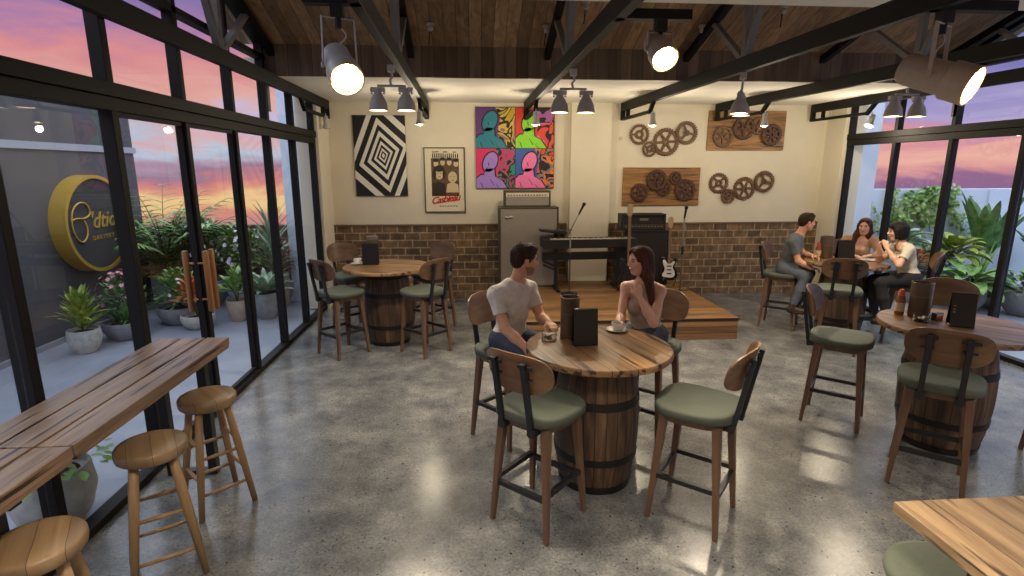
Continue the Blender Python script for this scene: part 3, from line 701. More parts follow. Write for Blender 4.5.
def barrel_mat():
    m = bpy.data.materials.new('barrel_staves'); m.use_nodes = True; N, L, n = ntree(m.node_tree); b = N['Principled BSDF']
    tc = n('ShaderNodeTexCoord'); sep = n('ShaderNodeSeparateXYZ'); L.new(tc.outputs['Object'], sep.inputs[0])
    at = n('ShaderNodeMath', operation='ARCTAN2'); L.new(sep.outputs['Y'], at.inputs[0]); L.new(sep.outputs['X'], at.inputs[1])
    ml = n('ShaderNodeMath', operation='MULTIPLY'); L.new(at.outputs[0], ml.inputs[0]); ml.inputs[1].default_value = 24/(2*PI)
    fl = n('ShaderNodeMath', operation='FLOOR'); L.new(ml.outputs[0], fl.inputs[0])
    wn = n('ShaderNodeTexWhiteNoise', noise_dimensions='1D'); L.new(fl.outputs[0], wn.inputs['W'])
    fr = n('ShaderNodeMath', operation='PINGPONG'); L.new(ml.outputs[0], fr.inputs[0]); fr.inputs[1].default_value = .5
    ed = n('ShaderNodeMath', operation='LESS_THAN'); L.new(fr.outputs[0], ed.inputs[0]); ed.inputs[1].default_value = .035
    mp = n('ShaderNodeMapping'); L.new(tc.outputs['Object'], mp.inputs[0]); mp.inputs['Scale'].default_value = (16, 16, 1.5)
    off = n('ShaderNodeVectorMath', operation='ADD'); L.new(mp.outputs[0], off.inputs[0]); sc = n('ShaderNodeVectorMath', operation='SCALE'); L.new(wn.outputs['Color'], sc.inputs[0]); sc.inputs['Scale'].default_value = 9; L.new(sc.outputs[0], off.inputs[1])
    no = n('ShaderNodeTexNoise'); L.new(off.outputs[0], no.inputs['Vector']); no.inputs['Scale'].default_value = 1.2; no.inputs['Detail'].default_value = 8; no.inputs['Distortion'].default_value = .6
    r = ramp(n, [(.3, srgb(56,42,32)), (.5, srgb(84,64,48)), (.72, srgb(116,92,68))]); L.new(no.outputs['Fac'], r.inputs[0])
    hsv = n('ShaderNodeHueSaturation'); mr = n('ShaderNodeMapRange'); L.new(wn.outputs['Value'], mr.inputs[0]); mr.inputs['To Min'].default_value = .6; mr.inputs['To Max'].default_value = 1.3
    L.new(mr.outputs[0], hsv.inputs['Value']); L.new(r.outputs[0], hsv.inputs['Color'])
    mx = n('ShaderNodeMix', data_type='RGBA'); L.new(ed.outputs[0], mx.inputs[0]); L.new(hsv.outputs[0], mx.inputs[6]); mx.inputs[7].default_value = (.008, .005, .003, 1)
    L.new(mx.outputs[2], b.inputs['Base Color']); b.inputs['Roughness'].default_value = .55
    return m
M_BARREL = barrel_mat()
barrel_table('round plank topped barrel table in the centre with the man and woman', (.865, 3.585, 0), .28, .505)
barrel_table('round barrel table at the back left beside the window wall', (-1.09, 6.96, 0), 1.2, .54)
barrel_table('round barrel table at the back right where three people sit', (4.95, 6.84, 0), .9, .50)
barrel_table('round barrel table at the right with a menu box and bottle', (3.81, 3.90, 0), .75, .53, 1.06)

# ------------------------------------------------------------------ near table at the lower right, green stool under it
t = thing('square_table', 'pale worn wooden table corner at the lower right of the view', 'table', (2.3, .95, 0))
bm = BM(); box2(bm, (-.76, -.75, .955), (.76, .75, 1.0)); obj('tabletop', bm, M_BENCH2, t, bevel=.004)
bm = BM(); box2(bm, (-.60, -.60, .90), (.60, .60, .955)); obj('under_frame', bm, M_BLACK, t)
for sx in (-1, 1):
    for sy in (-1, 1):
        bm = BM(); box2(bm, (sx*.56-.03, sy*.56-.03, 0), (sx*.56+.03, sy*.56+.03, .90)); obj('leg', bm, M_BLACK, t, bevel=.003)
t = thing('padded_stool', 'dark sage padded stool tucked under the lower right table corner', 'stool', (1.715, 1.585, 0))
bm = BM(); lathe(bm, [(.17, .70), (.20, .705), (.212, .73), (.208, .755), (.18, .768), (.10, .774), (.02, .776)], 48); obj('seat', bm, M_SEAT, t, smooth=True)
for k in range(4):
    a = PI/4 + k*PI/2 + .2; bm = BM(); bar(bm, (.12*math.cos(a), .12*math.sin(a), .70), (.19*math.cos(a), .19*math.sin(a), 0), .036, .036, .026, .026); obj('leg', bm, M_CHAIRW, t, bevel=.004)
bm = BM(); tube(bm, [(.165*math.cos(2*PI*k/24), .165*math.sin(2*PI*k/24), .28) for k in range(25)], .011, 8, cap=False); obj('footrest_ring', bm, M_BLACK, t, smooth=True)

# ------------------------------------------------------------------ high bench tables along the left windows
def high_table(y0, y1, label, legs):
    t = thing('plank_bar_table', label, 'bar table', (-2.03, (y0+y1)/2, 0), 0, 'plank bar tables along the left windows'); L = (y1-y0)/2
    for k in range(3):
        x = -.255 + .17*k + .085; bm = BM(); box2(bm, (x-.078, -L, .945), (x+.078, L, 1.0)); obj('plank', bm, M_BENCH, t, bevel=.004, label=None)
    bm = BM(); box2(bm, (.215, -L+.01, .925), (.245, L-.01, .95)); box2(bm, (-.245, -L+.01, .925), (-.215, L-.01, .95)); obj('edge_rail', bm, M_BENCH, t)
    for yy in legs:
        bm = BM(); box2(bm, (-.22, yy-.03, .88), (.20, yy+.03, .925))
        for xx in (-.19, .10): box2(bm, (xx-.03, yy-.03, .03), (xx+.03, yy+.03, .88))
        box2(bm, (-.22, yy-.03, 0), (.13, yy+.03, .035)); obj('leg_frame', bm, M_BLACK, t, bevel=.003)
    return t
high_table(2.365, 3.97, 'farther plank bar table along the left windows, ending by the wooden door handles', (.66,))
high_table(.72, 2.355, 'three plank bar table at the left edge of the view, nearest the camera', (.55, -.60))
def oak_stool(label, loc, rz):
    t = thing('round_stool', label, 'stool', loc, rz, 'oak stools at the plank bar tables')
    bm = BM(); lathe(bm, [(.13, .700), (.160, .702), (.168, .710), (.172, .735), (.171, .755), (.163, .766), (.14, .769), (.06, .766), (.01, .765)], 56); obj('seat', bm, M_STOOL, t, smooth=True)
    legs = []
    for k in range(4):
        a = PI/4 + k*PI/2; p = Vector((.115*math.cos(a), .115*math.sin(a), .725)); q = Vector((.235*math.cos(a), .235*math.sin(a), 0)); legs.append((p, q))
        bm = BM(); tube(bm, [p, p*.6+q*.4, q], [.022, .024, .018], 14); obj('leg', bm, M_STOOL2, t, smooth=True)
    for k in range(4):
        for u in ((.36, .66) if k % 2 else (.46, .78)):
            a, b = legs[k], legs[(k+1) % 4]; p = a[0].lerp(a[1], u); q = b[0].lerp(b[1], u)
            bm = BM(); tube(bm, [p, (p+q)/2, q], [.009, .0125, .009], 10); obj('rung', bm, M_STOOL2, t, smooth=True)
    return t
M_STOOL2 = wood('oak_leg_wood', srgb(184,152,110), srgb(142,110,76), 'Z', None, .42, .8, 0, .8)
s0 = oak_stool('round oak stool at the bar table, middle one of the three', (-1.735, 2.82, 0), .55)
dup(s0, (-1.735, 3.46, 0), .75, 'round oak stool at the far end of the plank bar table, farthest of the three')
dup(s0, (-1.745, 2.03, 0), .5, 'round oak stool cut off by the lower left corner, nearest of the three')

# ------------------------------------------------------------------ stage and instruments
SH = .29
t = thing('stage_platform', 'low wooden stage platform against the brick wall', 'stage', (.45, 6.70, 0))
bm = BM(); box2(bm, (0, .0, SH-.03), (3.04, 2.55, SH)); obj('deck', bm, M_STAGE, t, bevel=.004)
bm = BM(); box2(bm, (.01, .012, 0), (3.028, 2.54, SH-.03)); obj('skirt', bm, M_STAGEF, t)
def amp_cab(name, label, cat, loc, rz, w, d, h, cloth, shell, bottom=0, badge=True, panel=None, knobs=0):
    t = thing(name, label, cat, loc, rz)
    bm = BM(); b = .03
    box2(bm, (-w/2, -d/2+.02, 0), (w/2, d/2, h)); 
    for a, c in (((-w/2, -d/2, 0), (w/2, -d/2+.02, b)), ((-w/2, -d/2, h-b), (w/2, -d/2+.02, h)), ((-w/2, -d/2, b), (-w/2+b, -d/2+.02, h-b)), ((w/2-b, -d/2, b), (w/2, -d/2+.02, h-b))): box2(bm, a, c)
    obj('cabinet_shell', bm, shell, t, bevel=.008)
    top = h-b if not panel else h-b-panel
    bm = BM(); box2(bm, (-w/2+b, -d/2+.006, b), (w/2-b, -d/2+.0205, top)); obj('speaker_cloth' if not panel else 'front_cloth', bm, cloth, t)
    return t
M_CLOTH = noise_bump(bsdf_mat('grey_grille_cloth', srgb(146,138,127), .8), 300, .3, .002)
M_SHELL = bsdf_mat('dark_brown_vinyl', srgb(74,62,50), .6)
M_BLKCLOTH = noise_bump(bsdf_mat('black_grille_cloth', srgb(40,37,34), .8), 300, .3, .002)
M_BLKSHELL = bsdf_mat('black_vinyl', srgb(34,31,29), .55)
cab = amp_cab('speaker_cabinet', 'tall speaker cabinet with grey grille cloth on the stage', 'speaker cabinet', (.92, 9.0, SH), 0, .97, .38, 1.31, M_CLOTH, M_SHELL)
bm = BM(); tube(bm, smooth_pts([(-.40,-.20,1.14), (-.36,-.20,1.17), (-.34,-.20,1.13), (-.31,-.20,1.17), (-.27,-.20,1.16)]), .006, 6); obj('logo_badge', bm, bsdf_mat('silver_badge', srgb(200,196,190), .3, .6), cab)
hd = amp_cab('amplifier_head', 'grey fronted amplifier head with a pale control panel on the tall cabinet', 'amplifier', (.90, 9.0, SH+1.31), 0, .75, .30, .26, M_CLOTH, M_SHELL, panel=.075)
bm = BM(); box2(bm, (-.345, -.152, .155), (.345, -.128, .228)); pn = obj('control_panel', bm, bsdf_mat('pale_control_panel', srgb(214,204,178), .4), hd)
for k in range(14):
    bm = BM(); lathe(bm, [(.011, 0), (.009, .02)], 10, (-.31+.046*k, -.152, .19), look_M((0,-1,0))); obj('knob', bm, M_BLACK, pn)
bc = amp_cab('speaker_cabinet', 'black speaker cabinet behind the keyboard and the seated woman', 'speaker cabinet', (2.93, 8.98, SH), 0, .66, .36, .92, M_BLKCLOTH, M_BLKSHELL)
bh = amp_cab('amplifier_head', 'black amplifier head on the black speaker cabinet', 'amplifier', (2.82, 8.96, SH+.92), 0, .74, .28, .27, M_BLKCLOTH, M_BLKSHELL, panel=.09)
bm = BM(); box2(bm, (-.34, -.142, .03), (.34, -.125, .10)); pn = obj('control_panel', bm, bsdf_mat('dark_control_panel', srgb(66,60,52), .4), bh)
for k in range(12):
    bm = BM(); lathe(bm, [(.011, 0), (.009, .018)], 10, (-.30+.054*k, -.142, .065), look_M((0,-1,0))); obj('knob', bm, bsdf_mat('grey_knob', srgb(120,114,104), .4), pn)
bm = BM(); box2(bm, (-.07, -.143, .16), (.07, -.136, .20)); obj('name_badge', bm, bsdf_mat('grey_knob', srgb(120,114,104), .4), bh)
# stage piano on its stand
kx, ky, kz = 1.86, 8.60, 1.10
t = thing('stage_piano', 'long black stage piano on a stand in front of the pier', 'piano', (kx, ky, SH), .05)
bm = BM(); box2(bm, (-.76, -.15, .69), (.76, .17, .83)); obj('piano_body', bm, M_BLKSHELL, t, bevel=.01)
bm = BM(); box2(bm, (-.64, -.146, .828), (.66, -.01, .842)); wk = obj('white_keys', bm, bsdf_mat('ivory_keys', srgb(196,186,166), .4), t)
bm = BM()
for k in range(52):
    if k % 7 in (0, 1, 3, 4, 5): x = -.64 + 1.3*(k+1)/52; box2(bm, (x-.008, -.10, .838), (x+.008, -.01, .852))
o = obj('black_keys', bm, M_BLACK, t); o['kind'] = 'stuff'
bm = BM(); box2(bm, (-.74, .02, .48), (.76, .10, .60)); obj('stand_beam', bm, M_BLACK, t, bevel=.004)
for x in (-.52, .50):
    bm = BM(); bar(bm, (x, .06, .55), (x, .06, .0), .05, .05); bar(bm, (x, .06, .58), (x, .06, .72), .05, .05); bar(bm, (x, -.22, .02), (x, .30, .02), .05, .03); bar(bm, (x-.0, -.12, .71), (x, .16, .71), .04, .03); obj('stand_leg', bm, M_BLACK, t)
for z0 in (.30, .36): 
    bm = BM(); bar(bm, (-.74, -.05, z0+.12), (-.50, .04, z0), .03, .03); obj('stand_arm', bm, M_BLACK, t)
bm = BM(); box2(bm, (.46, .0, .05), (.62, .12, .72)); obj('pedal_panel', bm, M_BLKSHELL, t)
t = thing('mixing_desk', 'small black mixing desk on a raised bracket at the left end of the piano', 'mixer', (1.33, 8.66, 1.095), .1)
bm = BM(); box2(bm, (-.15, -.10, .0), (.15, .10, .035)); obj('mixer_body', bm, M_BLKSHELL, t, bevel=.005)
bm = BM(); rt = Matrix.Rotation(.10, 3, 'Y'); box(bm, (-.04, 0, .13), (.42, .24, .03), rt); bar(bm, (.0,0,.03), (0,0,.1), .04); bar(bm, (.12,.05,.03), (.12,.05,.14), .05); obj('tilted_tray', bm, M_BLACK, t, bevel=.004)
bm = BM(); box2(bm, (.02, -.09, .10), (.15, .08, .15)); obj('control_box', bm, M_BLKSHELL, t, bevel=.005)
M_POLE = bsdf_mat('dull_steel_pole', srgb(112,106,98), .45, .3)
def mic_stand(label, loc, top, boom=None, rz=0):
    t = thing('microphone_stand', label, 'microphone stand', loc, rz, 'microphone stands on the stage')
    bm = BM(); lathe(bm, [(.13, 0), (.13, .012), (.05, .028), (.02, .04)], 32); obj('base', bm, M_STEEL, t, angle=35)
    bm = BM(); tube(bm, [(0,0,.03), (0,0,top)], .0115, 10); obj('pole', bm, M_POLE, t, smooth=True)
    bm = BM(); lathe(bm, [(.017, top*.55), (.019, top*.57), (.019, top*.63), (.017, top*.65)], 14); obj('clutch', bm, M_STEEL, t, angle=40)
    e = Vector((0, 0, top)); d = Vector((0, -.3, .95)).normalized()
    if boom:
        a = Vector((0,0,top)); e = a + Vector(boom); d = Vector(boom).normalized(); bm = BM(); tube(bm, [a - d*.14, e], .008, 8); ball(bm, a, .022, 10); obj('boom_arm', bm, M_POLE, t, smooth=True)
    bm = BM(); M = look_M(d); lathe(bm, [(.012, -.02), (.014, .0), (.018, .12), (.020, .13)], 16, e, M); mc = obj('microphone', bm, M_BLACK, t, angle=40)
    bm = BM(); ball(bm, e + d*.15, .028, 14); obj('grille', bm, M_STEEL, mc, smooth=True)
    return t
mic_stand('microphone stand with a tilted boom arm in front of the piano', (1.50, 8.25, SH), 1.00, (.12, -.05, .26))
mic_stand('straight microphone stand with a round base on the right of the stage', (3.10, 7.82, SH), 1.22)

# electric guitars
def guitar_body(scale=1.0, n=48):
    pts = []
    ctrl = [(-.02,.17), (.05,.175), (.11,.16), (.145,.10), (.125,.02), (.09,-.03), (.095,-.10), (.15,-.17), (.10,-.20), (.045,-.14), (0,-.13), (-.04,-.15), (-.10,-.24), (-.145,-.20), (-.115,-.10), (-.085,-.03), (-.10,.04), (-.15,.10), (-.13,.155)]
    p = [Vector((x, 0, -z)) for x, z in ctrl]
    for _ in range(2):
        q = []
        for a, b in zip(p, p[1:]+p[:1]): q += [a*.75+b*.25, a*.25+b*.75]
        p = q
    return p
def guitar(label, loc, rz, body_mat, guard_mat, neck_len=.62, lean=.14, s=1.0):
    t = thing('electric_guitar', label, 'guitar', loc, rz, 'electric guitars on stands'); t.scale = (s, s, s)
    Rm = Matrix.Rotation(-lean, 3, 'X'); T = lambda v: Rm @ Vector(v) + Vector((0, 0, .30))
    out = guitar_body(); bm = BM(); rings_mesh(bm, [[T((p.x*k, y, p.z*k)) for p in out] for y, k in ((.024, .96), (.018, 1), (-.018, 1), (-.024, .96))]); obj('guitar_body', bm, body_mat, t, angle=50)
    bm = BM(); rings_mesh(bm, [[T((p.x*.72-.006, y, p.z*.74+.0)) for p in out] for y in (-.024, -.028)]); obj('pickguard', bm, guard_mat, t)
    for z in (-.06, -.0, .06):
        bm = BM(); box(bm, T((0, -.031, z)), (.075, .008, .018), Rm); obj('pickup', bm, M_BLACK, t)
    bm = BM(); bar(bm, T((0, -.022, .10)), T((0, -.022, .18+neck_len)), .046, .022, .038, .02, side=(1,0,0)); obj('neck', bm, bsdf_mat('maple_neck', srgb(128,102,74), .45), t)
    bm = BM(); z = .18+neck_len; P = [(-.022, z), (.024, z), (.042, z+.05), (.05, z+.15), (.012, z+.185), (-.03, z+.16), (-.034, z+.05)]
    rings_mesh(bm, [[T((x, y, zz)) for x, zz in P] for y in (-.012, -.028)]); hs = obj('headstock', bm, bsdf_mat('pale_headstock', srgb(176,150,110), .4), t)
    for k in range(6):
        bm = BM(); p = T((-.036-.008*(k % 2), -.02, z+.02+.024*k)); ball(bm, p, .008, 8); obj('tuning_peg', bm, bsdf_mat('chrome_peg', srgb(180,180,178), .3, .8), hs)
    bm = BM()
    for sx in (-1, 1): tube(bm, [(sx*.02, .10, .40), (sx*.06, .02, .22), (sx*.10, -.10, .14), (sx*.12, .10, .01)], .010, 6)
    tube(bm, [(0, .10, .40), (0, .22, .01)], .010, 6); tube(bm, [(-.08,-.03,.14), (.08,-.03,.14)], .010, 6); obj('guitar_stand', bm, M_BLACK, t)
    return t
M_GW = bsdf_mat('white_pickguard', srgb(226,222,214), .3); M_GB = bsdf_mat('black_guitar_lacquer', srgb(28,26,26), .2)
guitar('black and white electric guitar on a stand right of the black cabinet', (3.20, 8.60, SH), -.12, M_GB, M_GW, .50, .12, 1.0)
guitar('electric guitar standing behind the seated woman, only its neck in view', (2.44, 8.32, SH), .1, bsdf_mat('brown_guitar_lacquer', srgb(40,30,26), .25), M_GB, .66, .05, 1.05)
bm = BM(); tube(bm, smooth_pts([(2.35,8.3,SH+.008), (2.6,8.1,SH+.008), (2.9,8.25,SH+.008), (3.2,8.45,SH+.008), (3.45,8.3,SH+.008), (3.55,8.6,SH+.008)], 3), .007, 6); tag(obj('instrument_cable', bm, M_BLACK, smooth=True), 'thin black cable curling over the stage by the guitars', 'cable')
# ------------------------------------------------------------------ pictures and gears on the back wall
WY = YB - .002
def flat(name, polys, mat, parent, y, th=.001):
    """polys (lists of x,z) extruded a little off the canvas"""
    bm = BM()
    for p in polys: rings_mesh(bm, [[(x, y, z) for x, z in p], [(x, y-th, z) for x, z in p]])
    return obj(name, bm, mat, parent)
def clip_rect(poly, x0, z0, x1, z1):
    for ax, lim, sgn in ((0, x0, 1), (0, x1, -1), (1, z0, 1), (1, z1, -1)):
        out = []
        for a, b in zip(poly, poly[1:]+poly[:1]):
            da, db = (a[ax]-lim)*sgn, (b[ax]-lim)*sgn
            if da >= 0: out.append(a)
            if da*db < 0: t = da/(da-db); out.append((a[0]+(b[0]-a[0])*t, a[1]+(b[1]-a[1])*t))
        poly = out
        if not poly: return poly
    return poly
# 1 black and white spiral canvas
t = thing('spiral_canvas', 'black and white canvas of nested tilted squares, leftmost picture', 'painting', (-1.48, WY, 2.405), 0)
bm = BM(); box2(bm, (-.42, -.03, -.645), (.42, 0, .645)); obj('canvas', bm, bsdf_mat('black_canvas', srgb(24,22,22), .6), t)
cx, cz = .05, .01; d1 = np.array((-.085, .60)); d2 = np.array((.40, .155)); MW = bsdf_mat('white_canvas_paint', srgb(232,228,218), .6); MK = bsdf_mat('black_canvas', srgb(24,22,22), .6)
wh = []; bl = []
for k, s in enumerate((1.52, 1.27, 1.0, .82, .66, .51, .39, .29, .20, .13, .07)):
    p = [tuple(np.array((cx, cz)) + v*s) for v in (d1, d2, -d1, -d2)]
    p = clip_rect(p, -.419, -.644, .419, .644)
    flat('white_square' if k % 2 == 0 else 'black_square', [p], MW if k % 2 == 0 else MK, t, -.03-.0006*k, .0007)
# 2 framed movie poster
t = thing('framed_poster', 'framed movie poster with sepia faces and red script lettering', 'poster', (-.44, WY, 2.015), 0)
bm = BM(); w, h, b = .34, .535, .018
for a, c in (((-w, -.03, -h), (w, 0, -h+b)), ((-w, -.03, h-b), (w, 0, h)), ((-w, -.03, -h+b), (-w+b, 0, h-b)), ((w-b, -.03, -h+b), (w, 0, h-b))): box2(bm, a, c)
obj('frame', bm, bsdf_mat('dark_bronze_frame', srgb(62,52,42), .4), t, bevel=.002)
bm = BM(); box2(bm, (-w+b, -.014, -h+b), (w-b, -.004, h-b)); paper = obj('paper', bm, bsdf_mat('poster_paper', srgb(228,218,192), .7), t)
bm = BM(); box2(bm, (-.22, -.0155, -.26), (.24, -.014, .36)); ph = obj('sepia_photo', bm, plaster('sepia_print', srgb(92,72,50), .5, .7, 16), t)
def ell(cx, cz, rx, rz, n=24, a0=0): return [(cx+rx*math.cos(2*PI*k/n+a0), cz+rz*math.sin(2*PI*k/n+a0)) for k in range(n)]
M_SEP1 = bsdf_mat('sepia_light', srgb(206,186,150), .7); M_SEP2 = bsdf_mat('sepia_dark', srgb(46,34,26), .7)
flat('printed_faces', [ell(x, z, r, r*1.25) for x, z, r in ((-.14,.27,.040), (-.03,.29,.038), (.08,.29,.038), (.19,.27,.040), (-.09,.10,.070), (.13,.05,.075))], M_SEP1, t, -.0160)
flat('printed_hair', [ell(x, z, r, r*.62) for x, z, r in ((-.14,.325,.046), (-.03,.345,.044), (.08,.345,.044), (.19,.325,.046), (-.09,.19,.085))] + [ell(-.17,.10,.03,.09), ell(-.01,.10,.025,.08)], M_SEP2, t, -.0165)
flat('printed_coats', [[(-.22,-.26), (-.20,-.05), (-.10,-.02), (0,-.06), (.02,-.26)]], M_SEP2, t, -.0168)
flat('printed_shirt', [[(.02,-.20), (.04,-.06), (.13,-.03), (.22,-.07), (.235,-.20)]], M_SEP1, t, -.0168)
flat('printed_eyes', [ell(x, z, .010, .006, 8) for x, z in ((-.115,.115), (-.062,.115), (.105,.065), (.16,.065))] + [ell(-.088,.06,.018,.006, 8), ell(.132,.0,.018,.006, 8)], M_SEP2, t, -.0172)
rnd = random.Random(5); polys = []
for x in np.arange(-.20, .235, .034):
    z1 = .385 + rnd.uniform(0, .012); polys.append([(x, .385-.02), (x+.022, .385-.02), (x+.020, z1+.045), (x+.004, z1+.045)])
polys += [[(-.20, .452), (-.09, .457), (-.09, .470), (-.20, .466)], [(-.02, .452), (.05, .452), (.05, .468), (-.02, .468)], [(.14, .452), (.20, .452), (.20, .466), (.14, .466)]]
flat('printed_title_band', polys, M_SEP2, t, -.0145)
def put_text(s, size, x, y, z, mat, parent, shear=0, bold=0, rot=0, space=1.0, name='lettering'):
    me = text_mesh(s, size, shear, .0006, bold, space); me.transform(Matrix.Rotation(rot, 4, 'Z'))
    me.transform(Matrix(((1,0,0,x), (0,0,-1,y), (0,1,0,z), (0,0,0,1)))); return link(name, me, mat, parent)
put_text('Casbleau', .155, .0, -.0195, -.315, bsdf_mat('red_script_ink', srgb(196,40,34), .5), t, .45, .004, .14, .86)
put_text('HOTELO', .035, .15, -.0195, -.235, M_SEP2, t)
flat('printed_credits', [[(-.10+.045*k, -.435), (-.065+.045*k, -.433), (-.065+.045*k, -.420), (-.10+.045*k, -.422)] for k in range(7)], M_SEP2, t, -.0145)
# 3 colourful four panel painting: plain busts over bright grounds
t = thing('pop_art_painting', 'square painting in four bright panels with plain coloured busts', 'painting', (.74, WY, 2.535), 0)
bm = BM(); box2(bm, (-.655, -.035, -.655), (.655, 0, .655)); obj('canvas', bm, bsdf_mat('dark_canvas', srgb(30,24,32), .6), t)
def blotch(name, cols, scale):
    m = bpy.data.materials.new(name); m.use_nodes = True; N, L, n = ntree(m.node_tree); b = N['Principled BSDF']; tc = n('ShaderNodeTexCoord')
    no = n('ShaderNodeTexNoise'); no.inputs['Scale'].default_value = scale; no.inputs['Detail'].default_value = 2; no.inputs['Distortion'].default_value = 1.6; L.new(tc.outputs['Object'], no.inputs['Vector'])
    r = ramp(n, [(p, c) for p, c in zip((.0, .38, .45, .50, .56, .63), cols)], 'CONSTANT'); L.new(no.outputs['Fac'], r.inputs[0]); L.new(r.outputs[0], b.inputs['Base Color']); b.inputs['Roughness'].default_value = .6
    return m
INK = srgb(30,20,30)
panels = [(-1, 1, (96,52,120), (34,128,150), [(196,168,40), INK, (214,184,60), (150,110,110), INK, (120,100,30)]),
          (1, 1, (222,52,36), (140,222,40), [(170,96,170), INK, (196,130,200), (226,70,60), INK, (214,90,60)]),
          (-1, -1, (222,44,104), (164,130,214), [(60,150,90), INK, (130,100,110), (190,60,110), INK, (40,140,110)]),
          (1, -1, (46,92,176), (240,122,180), [(226,110,40), INK, (240,128,44), (130,120,120), INK, (216,84,30)])]
for q, (sx, sz, bg, fig, cols) in enumerate(panels):
    x0 = -.65 if sx < 0 else .005; z0 = .005 if sz > 0 else -.65; x1, z1 = x0+.645, z0+.645
    R = lambda a, b, c, d: [(x0+a*.645, z0+b*.645), (x0+c*.645, z0+b*.645), (x0+c*.645, z0+d*.645), (x0+a*.645, z0+d*.645)]
    S_ = lambda pts: clip_rect([(x0+a*.645, z0+b*.645) for a, b in pts], x0, z0, x1, z1)
    m1 = bsdf_mat('panel_ground_%d' % q, srgb(*bg), .55); m2 = bsdf_mat('panel_figure_%d' % q, srgb(*fig), .55)
    pn = flat('painted_panel', [R(0, 0, 1, 1)], m1, t, -.035)
    flat('painted_pattern', [S_([(.55,0), (1,0), (1,1), (.50,1), (.62,.72), (.56,.45)])], blotch('blotches_%d' % q, [srgb(*c) if max(c) > 1 else c for c in cols], 2.2+.25*q), pn, -.0362)
    o = .022
    outline = lambda k: [S_(e) for e in ([(.36+(.19+k)*math.cos(a)*.95+.06*math.sin(a), .66+(.25+k)*math.sin(a)) for a in np.linspace(0, 2*PI, 28)[:-1]],
              [(.24-k, .50), (.46+k, .50), (.48+k, .30), (.66+k, .20), (.80+k, .0), (.0, .0), (.0, .24+k), (.10, .33+k), (.20, .34+k)])]
    flat('figure_outline', outline(.035), MK, pn, -.0374); flat('figure_fill', outline(0), m2, pn, -.0384)
    [flat('figure_line', [S_([(a+c, b), (a+c+.02, b-.01), (a+d+.02, b-e), (a+d, b-e)])], MK, pn, -.0392) for a, b, c, d, e in ((.22,.72,0,.03,.01), (.36,.72,0,.05,.01), (.30,.66,0,.015,.1), (.26,.52,0,.10,.0), (.10,.16,0,.05,.14), (.34,.24,0,.10,.16), (.50,.10,0,.08,.1))]
    
# 4 gear groups and gear boards
M_GEAR = wood('carved_gear_wood', srgb(122,86,54), srgb(72,46,28), 'X', None, .55, 1.2, 0, 1)
M_GEARD = wood('dark_rust_gear', srgb(92,58,42), srgb(52,32,24), 'X', None, .6, 1.2, 0, 1)
M_BOARD = wood('gear_board_wood', srgb(178,132,76), srgb(104,70,36), 'X', None, .5, .8, .9, 1.2)
def gear(bm, cx, cz, R, y, th, teeth, spokes, rot=0, inner=.70, hub=.26, sw=.16):
    tr = R*.10; n = teeth*4; out = []
    for k in range(n):
        a = rot + 2*PI*k/n; r = R if k % 4 in (1, 2) else R-tr; out.append((r*math.cos(a), r*math.sin(a)))
    inn = [(R*inner*math.cos(rot+2*PI*k/n), R*inner*math.sin(rot+2*PI*k/n)) for k in range(n)]
    def ring(o, i):
        n = len(o); V = [[bm.verts.new((cx+p[0], yy, cz+p[1])) for p in q] for q in (o, i) for yy in (y, y-th)]
        for k in range(n):
            j = (k+1) % n
            bm.faces.new((V[1][k], V[1][j], V[3][j], V[3][k])); bm.faces.new((V[0][j], V[0][k], V[2][k], V[2][j]))
            bm.faces.new((V[0][k], V[0][j], V[1][j], V[1][k])); bm.faces.new((V[2][j], V[2][k], V[3][k], V[3][j]))
    ring(out, inn)
    c = lambda r: [(r*math.cos(2*PI*k/28), r*math.sin(2*PI*k/28)) for k in range(28)]
    ring(c(R*hub), c(R*hub*.42))
    for k in range(spokes):
        a = rot + 2*PI*(k+.5)/spokes; d = Vector((math.cos(a), 0, math.sin(a))); bar(bm, Vector((cx, y-th*.45, cz))+d*R*hub*.9, Vector((cx, y-th*.45, cz))+d*R*(inner+.02), R*sw*1.3, th*.8, R*sw, th*.8, side=(-d.z, 0, d.x))
def px(x, y): # pixel of the wall plane -> room x, z
    v = Vector((x-512, -(y-288), -F_PX)); d = cam.rotation_euler.to_matrix() @ v; s = 9.37/d.y; return d.x*s, 2.2+d.z*s
def gear_group(label, gears, board=None, group='wooden gear clusters on the back wall', mat=M_GEAR):
    t = thing('gear_board' if board else 'gear_cluster', label, 'wall decoration', (0, WY, 0), 0, group)
    y0 = 0
    if board:
        (xa, za), (xb, zb) = px(*board[:2]), px(*board[2:]); bm = BM(); box2(bm, (xa, -.03, zb), (xb, 0, za)); obj('board', bm, M_BOARD, t, bevel=.003); y0 = -.032
    for i, (gx, gy, r, teeth, sp, hub) in enumerate(gears):
        x, z = px(gx, gy); bm = BM(); gear(bm, x, z, r*.0172, y0-.002-.016*(i % 2), .03, teeth, sp, rot=.3*i, hub=hub); obj('gear', bm, mat if i % 2 == 0 or not board else M_GEARD, t)
    return t
gear_group('upper left cluster of four brown wooden gears without a board', [(639.5,134.5,10.2,24,3,.42), (649.5,149,7.6,20,4,.45), (666,142,13.6,30,6,.24), (686.5,133,11.2,28,3,.26)])
gear_group('lower right cluster of four brown wooden gears without a board', [(719,183,10.2,24,4,.34), (728,196,7.4,18,5,.42), (744.5,188.5,11.6,28,6,.24), (764,181.5,10.8,26,3,.26)])
gear_group('wooden board with gears, lower left of the two boards', [(639,192.5,9.2,22,5,.34), (656,180,10.6,26,6,.3), (663,188,8,20,6,.4), (675,178,6.4,18,4,.5), (684.5,190,11,26,8,.28)], (623.5,167.5,698,205), 'gear boards on the back wall', M_GEARD)
